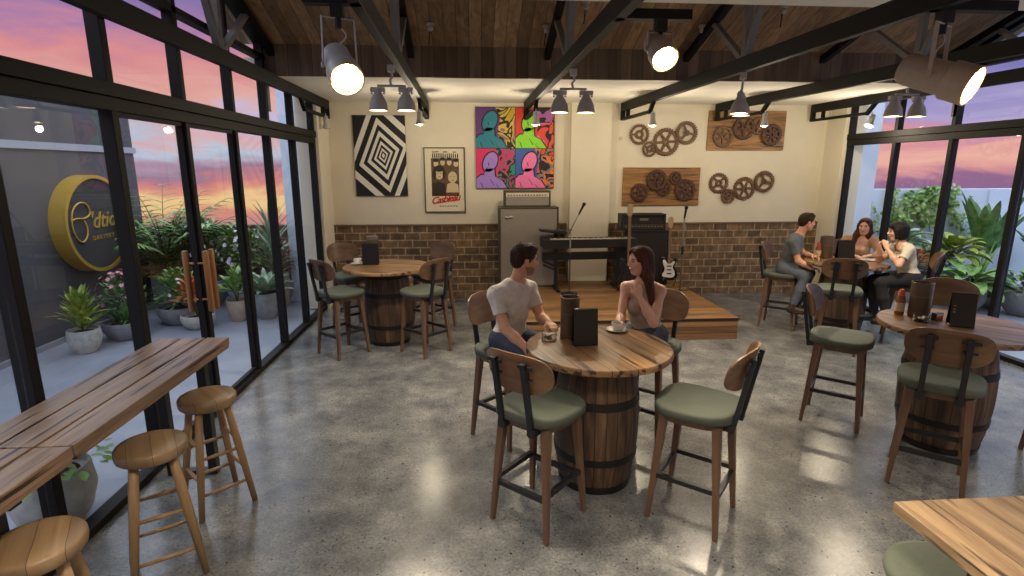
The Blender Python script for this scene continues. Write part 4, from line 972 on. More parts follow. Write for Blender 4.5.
gear_group('wooden board with gears, upper right of the two boards', [(722.5,136.5,10.6,24,6,.24), (743,128,11.5,28,5,.26), (758,126,8.5,20,4,.3), (770.5,135,10.8,24,8,.3)], (709.5,110.5,783,150.5), 'gear boards on the back wall', M_GEAR)
bm = BM(); x, z = px(621, 138.5); box(bm, (x, YB-.012, z), (.06, .02, .06)); tag(obj('wall_socket', bm, bsdf_mat('ivory_plastic', srgb(196,184,160), .5), bevel=.003), 'small square socket on the wall left of the upper gears', 'socket')
# ------------------------------------------------------------------ plants
def leaf(bm, base, d, up, L, W, droop=.3, seg=5, fold=.15, tip=1.0, shape='oval', mi=0):
    """one curved blade from base along d"""
    d = Vector(d).normalized(); up = Vector(up); side = d.cross(up)
    if side.length < 1e-3: side = d.cross(Vector((1,0,0)))
    side.normalize(); nrm = side.cross(d).normalized(); p = Vector(base); prev = None
    for i in range(seg+1):
        t = i/seg
        w = W*.5*{'oval': math.sin(PI*min(1, .06+t*.94))**.8, 'blade': (1-t)**.6*min(1, .5+t*2), 'paddle': math.sin(PI*min(1, .04+.96*t**.8))**.6, 'round': math.sin(PI*(.08+.92*t))**.6}[shape]
        w = max(w, W*.02)
        c = bm.verts.new(p - nrm*w*fold); a = bm.verts.new(p + side*w + nrm*w*fold); b = bm.verts.new(p - side*w + nrm*w*fold)
        if prev:
            for q in ((prev[0], prev[1], a, c), (prev[2], prev[0], c, b)): bm.faces.new(q).material_index = mi
        prev = (c, a, b)
        if i < seg:
            ang_ = -droop/seg*1.0; q = Quaternion(side, ang_); d = q @ d; nrm = q @ nrm; p = p + d*(L/seg)
def rdir(rnd, lo, hi):
    a = rnd.uniform(0, 2*PI); e = math.radians(rnd.uniform(lo, hi)); return Vector((math.cos(a)*math.cos(e), math.sin(a)*math.cos(e), math.sin(e)))
def pot_round(r, h, t, mat, rim=.02, belly=1.0, square=False):
    bm = BM(); n = 4 if square else 36
    if square: prof = [(r*1.15, 0), (r*1.3, h), (r*1.3-.03, h), (r*1.2, h-.06)]
    else: prof = [(r*.62, 0), (r*.84*belly, h*.25), (r*1.0*belly, h*.6), (r, h*.96), (r-rim*.3, h), (r-rim, h), (r-rim*1.2, h-.05)]
    lathe(bm, prof, n, M=Matrix.Rotation(PI/4, 3, 'Z') if square else None); obj('pot', bm, mat, t, angle=40)
    bm = BM(); lathe(bm, [(r*(1.17 if square else .93), h-.055), (r*.3, h-.04), (.01, h-.035)], n, M=Matrix.Rotation(PI/4, 3, 'Z') if square else None); obj('soil', bm, M_SOIL, t)
def bush(rnd, bm, c, R, n, L, W, shape='oval', mi=0, droop=.5, lo=-10, hi=90):
    for _ in range(n):
        d = rdir(rnd, lo, hi); u = rnd.random()**.4; p = Vector(c) + Vector((d.x*R[0], d.y*R[1], d.z*R[2]))*u
        dd = (d + Vector((rnd.uniform(-.6,.6), rnd.uniform(-.6,.6), rnd.uniform(-.2,.6)))).normalized(); k = rnd.uniform(.7, 1.25)
        leaf(bm, p, dd, (0,0,1), L*k, W*k, droop, 3, .15, shape=shape, mi=mi)
def stems(bm, rnd, z0, z1, n, spread, r=.008):
    for _ in range(n):
        a = rnd.uniform(0, 2*PI); tube(bm, [(0, 0, z0), (spread*.3*math.cos(a), spread*.3*math.sin(a), (z0+z1)/2), (spread*math.cos(a), spread*math.sin(a), z1)], [r, r*.8, r*.5], 6)
def flowers(rnd, c, R, n, size, mat, t, lo=0, hi=80):
    bm = BM()
    for _ in range(n):
        d = rdir(rnd, lo, hi); p = Vector(c) + Vector((d.x*R[0], d.y*R[1], d.z*R[2]))*rnd.uniform(.92, 1.08)
        for k in range(5):
            a = 2*PI*k/5; x, y, z = frame_of(d); leaf(bm, p, x*math.cos(a)+y*math.sin(a)+z*.4, z, size, size*.7, .3, 2, .1)
    o = obj('flowers', bm, mat, t); o['kind'] = 'stuff'; return o
def fol(bm, mat, t, name='foliage'):
    return obj(name, bm, mat, t, smooth=True)
TF = -.02
def plant(name, label, cat, loc, group='potted plants on the left terrace', rz=0):
    return thing(name, label, cat, (loc[0], loc[1], TF), rz, group)
GL = 'potted plants on the left terrace'; GR = 'potted plants on the right terrace'
R_ = random.Random(3)
# big leaf plant in front of the sign
t = plant('broadleaf_plant', 'bright green broad leaved plant in a round pale pot under the sign', 'potted plant', (-4.80, 6.85)); t.scale = (.70,)*3
pot_round(.245, .42, t, M_POTW, belly=1.06); bm = BM()
for k in range(46):
    a = k*2.4; h = .42 + .50*(k/46); e = math.radians(38 + 44*(k/46)); r0 = .06
    leaf(bm, (r0*math.cos(a), r0*math.sin(a), h), (math.cos(a)*math.cos(e), math.sin(a)*math.cos(e), math.sin(e)), (0,0,1), .30 + .08*R_.random(), .105, .35, 6, .25)
for a, e in ((3.6, 25), (.3, 30), (5.6, 20), (2.6, 15)): leaf(bm, (0,0,.62), (math.cos(a)*math.cos(math.radians(e)), math.sin(a)*math.cos(math.radians(e)), math.sin(math.radians(e))), (0,0,1), .52, .05, .5, 6, .2)
fol(bm, M_LEAF_LIME, t); bm = BM(); stems(bm, R_, .36, .85, 5, .06, .012); obj('stem', bm, M_STEM, t)
# flowering planter
t = plant('flowering_plant', 'grassy plant with small pink flowers in a low grey bowl beside the sign', 'potted plant', (-4.65, 7.42))
pot_round(.26, .24, t, M_POTG); bm = BM()
for k in range(60): leaf(bm, (R_.uniform(-.1,.1), R_.uniform(-.1,.1), .2), rdir(R_, 40, 85), (0,0,1), R_.uniform(.3,.5), .03, .9, 5, .2, shape='blade')
bush(R_, bm, (0, 0, .45), (.30, .28, .38), 160, .08, .045); fol(bm, M_LEAF_DEEP, t); flowers(R_, (0,0,.5), (.30, .28, .42), 60, .035, M_PETAL_P, t)
# palm
def palm(t, h0, n, L, leafmat, rnd, lo=30, hi=80, lw=.028):
    bm = BM(); st = BM()
    for k in range(n):
        a = k*2.399; e = math.radians(lo + (hi-lo)*(k/n)); d = Vector((math.cos(a)*math.cos(e), math.sin(a)*math.cos(e), math.sin(e))); p = Vector((0,0,h0)); pts = [p.copy()]; Lk = L*rnd.uniform(.8, 1.1); side = d.cross(Vector((0,0,1))).normalized()
        for i in range(12):
            q = Quaternion(side, -.040*(1+i*.12)); d = q @ d; p = p + d*Lk/12; pts.append(p.copy())
            if i > 1:
                for s in (-1, 1): leaf(bm, p, d*.9 + side*s*.9 + Vector((0,0,-.15)), (0,0,1), .34*math.sin(PI*(i+1)/14)+.04, lw, .5, 3, .15, shape='blade')
        tube(st, pts, [.010*(1-i/14)+.002 for i in range(len(pts))], 5)
    fol(bm, leafmat, t); obj('frond_stems', st, M_STEM, t, smooth=True)
t = plant('palm', 'tall feathery palm in a large pale pot behind the window post', 'palm', (-4.95, 9.15))
pot_round(.25, .55, t, M_POTG); palm(t, .55, 28, 1.5, M_LEAF_MID, R_, 50, 86, .075)
bm = BM(); bush(R_, bm, (0,0,.6), (.3,.3,.25), 80, .16, .07); fol(bm, M_LEAF_MID, t, 'undergrowth')
# low planters with mixed greens
def shrub(label, loc, r, h, R, zc, n, L, W, mat, potmat, pr, ph, shape='oval', fl=None, name='leafy_shrub', group=GL, sq=False, droop=.5, lo=-10, hi=90):
    t = plant(name, label, 'potted plant', loc, group); pot_round(pr, ph, t, potmat, square=sq); bm = BM(); bush(R_, bm, (0,0,zc), R, n, L, W, shape, 0, droop, lo, hi); fol(bm, mat, t)
    st = BM(); stems(st, R_, ph-.05, zc+R[2]*.6, 7, R[0]*.6); obj('stem', st, M_STEM, t)
    if fl: flowers(R_, (0,0,zc), R, fl[0], fl[1], fl[2], t)
    return t
shrub('dense bright green bush with a few white flowers in a long low planter', (-4.30, 8.15), 0, 0, (.30,.26,.42), .36, 420, .085, .05, M_LEAF_MID, M_POTG, .30, .26, fl=(20, .03, M_PETAL_W))
shrub('copper orange croton over yellow green leaves in a low white bowl', (-3.92, 7.85), 0, 0, (.24,.22,.34), .32, 130, .17, .06, M_LEAF_RED, M_POTW, .22, .20, name='croton_plant', lo=15)
shrub('tall bushy plant with lilac white blossoms left of the wooden door handles', (-4.35, 9.15), 0, 0, (.42,.34,.62), .80, 560, .12, .06, M_LEAF_DEEP, M_POTG, .30, .45, fl=(70, .045, M_PETAL_W))
shrub('round leafy bush with lilac white blossoms right of the wooden door handles', (-3.72, 9.10), 0, 0, (.40,.34,.55), .75, 520, .12, .065, M_LEAF_MID, M_POTG, .28, .42, fl=(60, .045, M_PETAL_W))
shrub('reddish brown twiggy shrub low against the brick parapet', (-3.28, 9.35), 0, 0, (.30,.26,.45), .62, 320, .09, .04, leaf_mat('mauve_leaf', srgb(96,60,60), srgb(150,110,100)), M_POTG, .24, .36, fl=(24, .035, M_PETAL_P))
shrub('small pale leaf plant in a tapered beige pot near the door', (-3.50, 8.20), 0, 0, (.16,.15,.38), .34, 60, .17, .07, M_LEAF_MID, M_POTB, .155, .32, name='rubber_plant', droop=.3, lo=20)
shrub('feathery evergreen bush between the palm and the croton', (-4.75, 9.3), 0, 0, (.40,.3,.7), .7, 520, .13, .035, M_LEAF_DEEP, M_POTG, .28, .42)
# agave / bromeliad
t = plant('bromeliad', 'pale green broad rosette plant in a light grey round pot', 'potted plant', (-3.12, 8.32), GL)
pot_round(.19, .40, t, M_POTG, belly=1.05); bm = BM()
for k in range(30):
    a = k*2.4; e = math.radians(25 + 55*(k/30)); leaf(bm, (.04*math.cos(a), .04*math.sin(a), .40), (math.cos(a)*math.cos(e), math.sin(a)*math.cos(e), math.sin(e)), (0,0,1), .42, .10, .6, 6, .3, shape='paddle')
fol(bm, M_LEAF_PALE, t)
t = plant('dragon_plant', 'tall sword leaved plant in a square beige planter beside the white column', 'potted plant', (-3.22, 9.02), GL)
pot_round(.19, .55, t, M_POTB, square=True); bm = BM()
for k in range(46):
    a = k*2.4; hh = .55 + .80*(k/46); e = math.radians(35 + 46*(k/46)); leaf(bm, (.03*math.cos(a), .03*math.sin(a), hh), (math.cos(a)*math.cos(e), math.sin(a)*math.cos(e), math.sin(e)), (0,0,1), .52, .065, .5, 6, .25, shape='blade')
fol(bm, M_LEAF_PALE, t); bm = BM(); tube(bm, [(0,0,.5), (.01,0,1.3)], [.022, .014], 8); obj('stem', bm, M_STEM, t, smooth=True)
# pot under the bar table, outside the glass
t = plant('trailing_plant', 'small leafy plant in a round stone pot seen under the bar table', 'potted plant', (-2.66, 3.30), GL)
pot_round(.215, .40, t, M_POTW, belly=1.08); bm = BM(); bush(R_, bm, (0,0,.46), (.32,.30,.22), 330, .065, .048, lo=-15); fol(bm, M_LEAF_MID, t)
bm = BM(); stems(bm, R_, .36, .55, 10, .2, .004); obj('stem', bm, M_STEM, t)
t = plant('stone_pot_plant', 'pale round pot cut off at the left edge below the bar table', 'potted plant', (-2.85, 2.55), GL)
pot_round(.20, .36, t, M_POTW); bm = BM(); bush(R_, bm, (0,0,.38), (.22,.22,.14), 120, .06, .04); fol(bm, M_LEAF_MID, t)

# right terrace: banana, hosta, cactus, ivy
def banana(label, loc, n, L, W, mat, potr, poth, potm, rnd, lo=48, hi=86, h0=.5, stalk=.45):
    t = plant('banana_plant', label, 'potted plant', loc, GR); pot_round(potr, poth, t, potm); bm = BM(); st = BM()
    for k in range(n):
        a = k*2.399 + .5; e = math.radians(lo + (hi-lo)*((k*.618) % 1)); d = Vector((math.cos(a)*math.cos(e), math.sin(a)*math.cos(e), math.sin(e))); s = stalk*rnd.uniform(.7, 1.2); p = Vector((.05*math.cos(a), .05*math.sin(a), h0)); q = p + d*s
        tube(st, [(p.x, p.y, poth-.06), p, q], [.02, .018, .008], 7); leaf(bm, q, d, (0,0,1), L*rnd.uniform(.8, 1.15), W*rnd.uniform(.85, 1.1), .38, 9, .22, shape='paddle')
    fol(bm, mat, t); obj('stalk', st, M_LEAF_MID, t, smooth=True); return t
banana('tall banana plant with big upright paddle leaves against the pale outside wall', (9.02, 9.0), 15, .80, .19, M_LEAF_DEEP, .34, .30, M_POTG, R_, 70, 88, h0=.32, stalk=.62)
banana('second broad leaved plant at the far right edge of the outside wall', (10.3, 8.9), 12, .55, .24, M_LEAF_DEEP, .3, .36, M_POTG, R_, 20, 80, .4, .35)
t = plant('cactus', 'round dark green dome cactus in a low white bowl', 'cactus', (8.42, 8.20), GR)
pot_round(.26, .26, t, M_POTW); bm = BM(); n = 48; rings = []
for i in range(13):
    th = PI*.5*i/12*1.15 - .25; z = .28 + .30*math.sin(th)
    rings.append([((.30 + (.012 if k % 3 else -.012))*max(.03, math.cos(th))*math.cos(2*PI*k/n), (.30 + (.012 if k % 3 else -.012))*max(.03, math.cos(th))*math.sin(2*PI*k/n), z) for k in range(n)])
rings_mesh(bm, rings); obj('cactus_body', bm, M_LEAF_DEEP, t, smooth=True)
shrub('low mixed green shrub in a wide grey concrete bowl by the right windows', (8.55, 7.62), 0, 0, (.36,.34,.26), .40, 260, .09, .055, M_LEAF_MID, M_POTG, .34, .38, group=GR, fl=(12, .03, M_PETAL_W))
def rosette(label, loc, n, L, W, mat, pr, ph, pm, name, lo=10, hi=75, shape='paddle', droop=1.1, h0=None):
    t = plant(name, label, 'potted plant', loc, GR); pot_round(pr, ph, t, pm); bm = BM(); h0 = h0 or ph; st = BM()
    for k in range(n):
        a = k*2.399; e = math.radians(lo + (hi-lo)*(k/n)); d = Vector((math.cos(a)*math.cos(e), math.sin(a)*math.cos(e), math.sin(e))); p = Vector((0,0,h0)); q = p + d*L*.45; tube(st, [p, q], [.008, .004], 5)
        leaf(bm, q, d, (0,0,1), L*R_.uniform(.75, 1.1), W, droop, 7, .2, shape=shape)
    fol(bm, mat, t); obj('stalk', st, M_STEM, t); return t
rosette('lime green fan leaved plant right of the black haired woman', (8.25, 8.75), 34, .40, .17, M_LEAF_LIME, .26, .45, M_POTG, 'fan_leaf_plant', 5, 80, h0=.75)
rosette('broad drooping green leaf plant behind the empty chair back', (7.95, 8.05), 20, .46, .20, M_LEAF_MID, .25, .32, M_POTG, 'hosta_plant', 5, 60, h0=.38)
rosette('pale sage rosette plant just right of the black haired woman', (7.45, 8.9), 24, .32, .16, M_LEAF_PALE, .22, .45, M_POTG, 'succulent_plant', 5, 70, h0=.95)
shrub('orange tinted leafy plant right behind the black haired woman', (7.45, 8.6), 0, 0, (.20,.2,.26), .62, 120, .10, .045, M_LEAF_RED, M_POTG, .2, .4, group=GR, name='croton_plant')
shrub('dark green undergrowth bush at the foot of the pale outside wall', (8.45, 9.2), 0, 0, (.36,.25,.32), .42, 240, .14, .07, M_LEAF_DEEP, M_POTG, .3, .35, group=GR)
shrub('green bush against the outside wall near the right edge of the view', (10.1, 8.2), 0, 0, (.35,.3,.4), .6, 300, .13, .06, M_LEAF_MID, M_POTG, .3, .38, group=GR)
# ivy over the wall
t = thing('climbing_ivy', 'green ivy climbing and hanging over the pale outside wall', 'climbing plant', (8.2, 9.58, TF), 0)
bm = BM(); st = BM(); rr = random.Random(11)
for k in range(22):
    x = rr.gauss(0, .5); z = rr.uniform(1.2, 1.95); pts = [Vector((x, -.03, z))]; dx = rr.uniform(-.06, .06)
    nseg = rr.randint(5, 13) if abs(x) < .7 else rr.randint(8, 16)
    for i in range(nseg):
        dx += rr.uniform(-.03, .03); pts.append(pts[-1] + Vector((dx, rr.uniform(-.01, .012), -.075 if rr.random() > .2 else .02)))
    pts = [Vector((p.x, min(p.y, -.02), max(.15, p.z))) for p in pts]; tube(st, pts, .004, 5)
    for p in pts:
        for _ in range(3 if p.z > 1.2 else 1): leaf(bm, p + Vector((rr.uniform(-.06,.06), rr.uniform(-.06, 0), rr.uniform(-.05,.05))), rdir(rr, -60, 60) + Vector((0,-.5,0)), (0,-1,.3), .085, .07, .4, 3, .15, shape='round')
bush(rr, bm, (0.05, -.10, 1.72), (.80, .10, .14), 120, .075, .058, 'round', lo=-80, hi=90)
for x0 in (-.95, -.62): # loose trails on the left
    pts = [Vector((x0, -.03, 1.62 - .0*x0))]
    for i in range(14): pts.append(pts[-1] + Vector((.045*math.sin(i*1.1)+.03, 0, -.07)))
    tube(st, pts, .004, 5)
    for p in pts:
        for _ in range(2): leaf(bm, p + Vector((rr.uniform(-.04,.04), -.01, 0)), rdir(rr, -60, 60) + Vector((0,-.4,0)), (0,-1,.3), .08, .065, .4, 3, .15, shape='round')
fol(bm, leaf_mat('ivy_leaf', srgb(86,130,62), srgb(160,196,110)), t); obj('vine_stems', st, M_STEM, t)
# ------------------------------------------------------------------ things on the tables
M_TIN = noise_bump(bsdf_mat('brown_tin', srgb(104,88,72), .4, .3), 90, .1, .002)
M_MENU = bsdf_mat('black_menu_card', srgb(24,23,22), .35)
M_PORC = bsdf_mat('white_porcelain', srgb(232,226,214), .2)
M_CLEAR = None
def clear_glass():
    m = bpy.data.materials.new('clear_tumbler_glass'); m.use_nodes = True; b = m.node_tree.nodes['Principled BSDF']
    b.inputs['Transmission Weight'].default_value = 1; b.inputs['Roughness'].default_value = .03; b.inputs['IOR'].default_value = 1.3; b.inputs['Base Color'].default_value = (.95,.93,.88,1)
    N, L, n = ntree(m.node_tree); tc = n('ShaderNodeTexCoord'); no = n('ShaderNodeTexNoise'); no.inputs['Scale'].default_value = 30; L.new(tc.outputs['Object'], no.inputs['Vector'])
    bu = n('ShaderNodeBump'); bu.inputs['Strength'].default_value = .05; L.new(no.outputs['Fac'], bu.inputs['Height']); L.new(bu.outputs[0], b.inputs['Normal'])
    return m
M_CLEAR = clear_glass()
def tin(label, x, y, r, h):
    t = thing('cutlery_tin', label, 'tin', (x, y, 1.001), 0, 'tall brown tins on the tables')
    bm = BM(); lathe(bm, [(r*.98, 0), (r, .004), (r, h-.012), (r*1.02, h-.010), (r*1.02, h-.002), (r, h), (r*.93, h), (r*.92, h*.75)], 40); obj('tin_body', bm, M_TIN, t, angle=35)
    bm = BM(); lathe(bm, [(r*1.004, h*.60), (r*1.004, h*.62)], 40, cap=False); lathe(bm, [(r*.92, h-.03), (r*.5, h-.026), (.004, h-.025)], 32); obj('inner_lid', bm, bsdf_mat('grey_tin_lid', srgb(120,110,98), .4), t)
def menu(label, x, y, w, h, d, rz, marks=True):
    t = thing('menu_holder', label, 'menu', (x, y, 1.001), rz, 'black menu holders on the tables')
    bm = BM(); a = .10
    bm2 = BM(); box2(bm2, (-w/2, -d/2, 0), (w/2, d/2, .012)); obj('foot', bm2, M_MENU, t, bevel=.002)
    for s in (-1, 1):
        b = BM(); bar(b, (0, s*(d/2-.004), .012), (0, s*.010, h), w, .007, side=(1,0,0)); obj('card', b, M_MENU, t, bevel=.001)
    if marks:
        b = BM()
        for z in (h*.42, h*.50, h*.60): box2(b, (-w*.42, -d*.5*(1-z/h)-.012, z), (-w*.42+.015, -d*.5*(1-z/h)-.006, z+h*.04))
        obj('printed_marks', b, bsdf_mat('grey_print', srgb(130,126,118), .5), t)
def ashtray(label, x, y, r=.055, h=.045, fill=True):
    t = thing('glass_jar', label, 'glass jar', (x, y, 1.001), 0, 'small glass jars on the tables')
    bm = BM(); lathe(bm, [(r*.9, 0), (r, .006), (r, h), (r-.005, h), (r-.006, .010), (.005, .009)], 32); obj('glass_body', bm, M_CLEAR, t, angle=40)
    if fill:
        rnd = random.Random(int(x*100)); 
        for k in range(9): 
            bm = BM(); a = k*2.4; rr = r*.6*math.sqrt(k/9); box(bm, (rr*math.cos(a), rr*math.sin(a), .022+.006*(k % 3)), (.026, .012, .012), Matrix.Rotation(a, 3, 'Z')); obj('sugar_sachet', bm, M_PORC, t)
def cup(label, x, y, s=1.0, rz=0):
    t = thing('coffee_cup', label, 'cup', (x, y, 1.001), rz, 'coffee cups on saucers'); t.scale = (s,)*3
    bm = BM(); lathe(bm, [(.035, 0), (.045, .003), (.078, .012), (.080, .015), (.045, .008), (.01, .007)], 40); obj('saucer', bm, M_PORC, t, smooth=True)
    bm = BM(); lathe(bm, [(.024, .009), (.032, .016), (.040, .045), (.043, .068), (.040, .068), (.036, .045), (.028, .02), (.004, .018)], 36); c = obj('cup_body', bm, M_PORC, t, smooth=True)
    bm = BM(); tube(bm, smooth_pts([(.040,0,.058), (.062,0,.058), (.066,0,.040), (.052,0,.026), (.036,0,.028)]), .0045, 8); obj('handle', bm, M_PORC, c, smooth=True)
    bm = BM(); lathe(bm, [(.039, .056), (.01, .057)], 24); obj('coffee', bm, bsdf_mat('milky_coffee', srgb(150,110,76), .3), c)
def bottle(label, x, y, cap, body, s=1.0):
    t = thing('sauce_bottle', label, 'bottle', (x, y, 1.001), 0, 'sauce bottles on the tables'); t.scale = (s,)*3
    bm = BM(); lathe(bm, [(.030, 0), (.034, .006), (.034, .12), (.026, .15), (.018, .17)], 28); obj('bottle_body', bm, body, t, angle=50)
    bm = BM(); lathe(bm, [(.0345, .03), (.0345, .10)], 28, cap=False); obj('paper_label', bm, bsdf_mat('cream_label', srgb(206,186,150), .6), t, smooth=True)
    bm = BM(); lathe(bm, [(.024, .150), (.023, .185), (.014, .20), (.012, .205)], 24); obj('cap', bm, cap, t, angle=40)
ORANGE = bsdf_mat('orange_cap', srgb(222,96,44), .4); REDP = bsdf_mat('red_cap', srgb(170,60,40), .4)
AMB = bsdf_mat('amber_bottle', srgb(140,84,50), .2)
# centre table
tin('tall brown tin on the centre table between the couple', .70, 3.80, .068, .30)
menu('tall black menu holder on the centre table in front of the tin', .775, 3.62, .17, .255, .09, .05, False)
ashtray('squat glass jar of sugar sachets by the man on the centre table', .545, 3.76)
cup('white coffee cup on a saucer before the woman in the halter top', 1.085, 3.92, 1.0, .3)
# back left table
menu('black menu holder on the back left barrel table', -1.30, 7.05, .20, .27, .09, 0, False)
t = thing('cutlery_tin', 'brown tin behind the menu on the back left barrel table', 'tin', (-1.29, 7.18, 1.001), 0, 'tall brown tins on the tables')
bm = BM(); lathe(bm, [(.07, 0), (.072, .34), (.066, .34), (.064, .30)], 32); obj('tin_body', bm, M_TIN, t, angle=40)
bm = BM(); lathe(bm, [(.071, .305), (.074, .306), (.074, .348), (.02, .352)], 32); obj('lid', bm, bsdf_mat('grey_tin_lid', srgb(120,110,98), .4), t, angle=40)
cup('white coffee cup left of the menu on the back left barrel table', -1.47, 7.08, 1.1, 2.6)
# back right table
tin('brown tin on the back right table next to the man in grey', 4.85, 7.12, .085, .30)
menu('black menu holder on the back right table among three people', 4.99, 6.93, .22, .27, .10, -.1, False)
bottle('red capped sauce bottle left of the tin on the back right table', 4.74, 7.12, REDP, AMB, 1.1)
def plate(label, x, y, r, food=True):
    t = thing('plate', label, 'plate', (x, y, 1.001), 0, 'plates on the back right table')
    bm = BM(); lathe(bm, [(r*.6, 0), (r*.7, .004), (r, .016), (r*1.0, .019), (r*.7, .009), (.01, .007)], 40); obj('plate_body', bm, M_PORC, t, smooth=True)
    if food:
        bm = BM(); box(bm, (0, 0, .030), (r*1.0, r*.6, .03), Matrix.Rotation(.4, 3, 'Z')); obj('food', bm, bsdf_mat('toasted_bread', srgb(196,150,92), .7), t, bevel=.01)
plate('white plate of food in front of the woman in the tan top', 5.22, 7.08, .11)
plate('round white plate nearest the black haired woman', 5.32, 6.86, .12, False)
plate('small plate with toast in the middle of the back right table', 5.05, 6.72, .09)
bm = BM(); lathe(bm, [(.028, 0), (.034, .10), (.031, .10), (.026, .008), (.004, .006)], 24, (4.60, 6.88, 1.001)); tag(obj('water_glass', bm, M_CLEAR, angle=40), 'small clear water glass at the left rim of the back right table', 'glass')
# right table
tin('tall brown tin on the right hand table', 3.70, 4.15, .078, .29)
bottle('orange capped sauce bottle beside the tin on the right hand table', 3.585, 4.22, ORANGE, AMB, 1.05)
ashtray('squat glass jar in front of the tin on the right hand table', 3.60, 4.00, .06, .06)
menu('black menu box with pale print on the right hand table', 3.80, 3.86, .155, .26, .13, -.55)
t = thing('sachet_packet', 'small red and white packet leaning by the menu box', 'packet', (3.76, 4.03, 1.001), .2)
bm = BM(); box2(bm, (-.04, -.02, 0), (.04, .02, .06)); obj('packet_body', bm, bsdf_mat('dark_packet', srgb(60,40,34), .5), t, bevel=.002)
bm = BM(); box2(bm, (-.034, -.022, .012), (.034, -.0195, .034)); obj('red_band', bm, bsdf_mat('red_print', srgb(200,60,40), .5), t)
bm = BM(); box2(bm, (-.034, -.022, .036), (.034, -.0195, .054)); obj('white_band', bm, M_PORC, t)
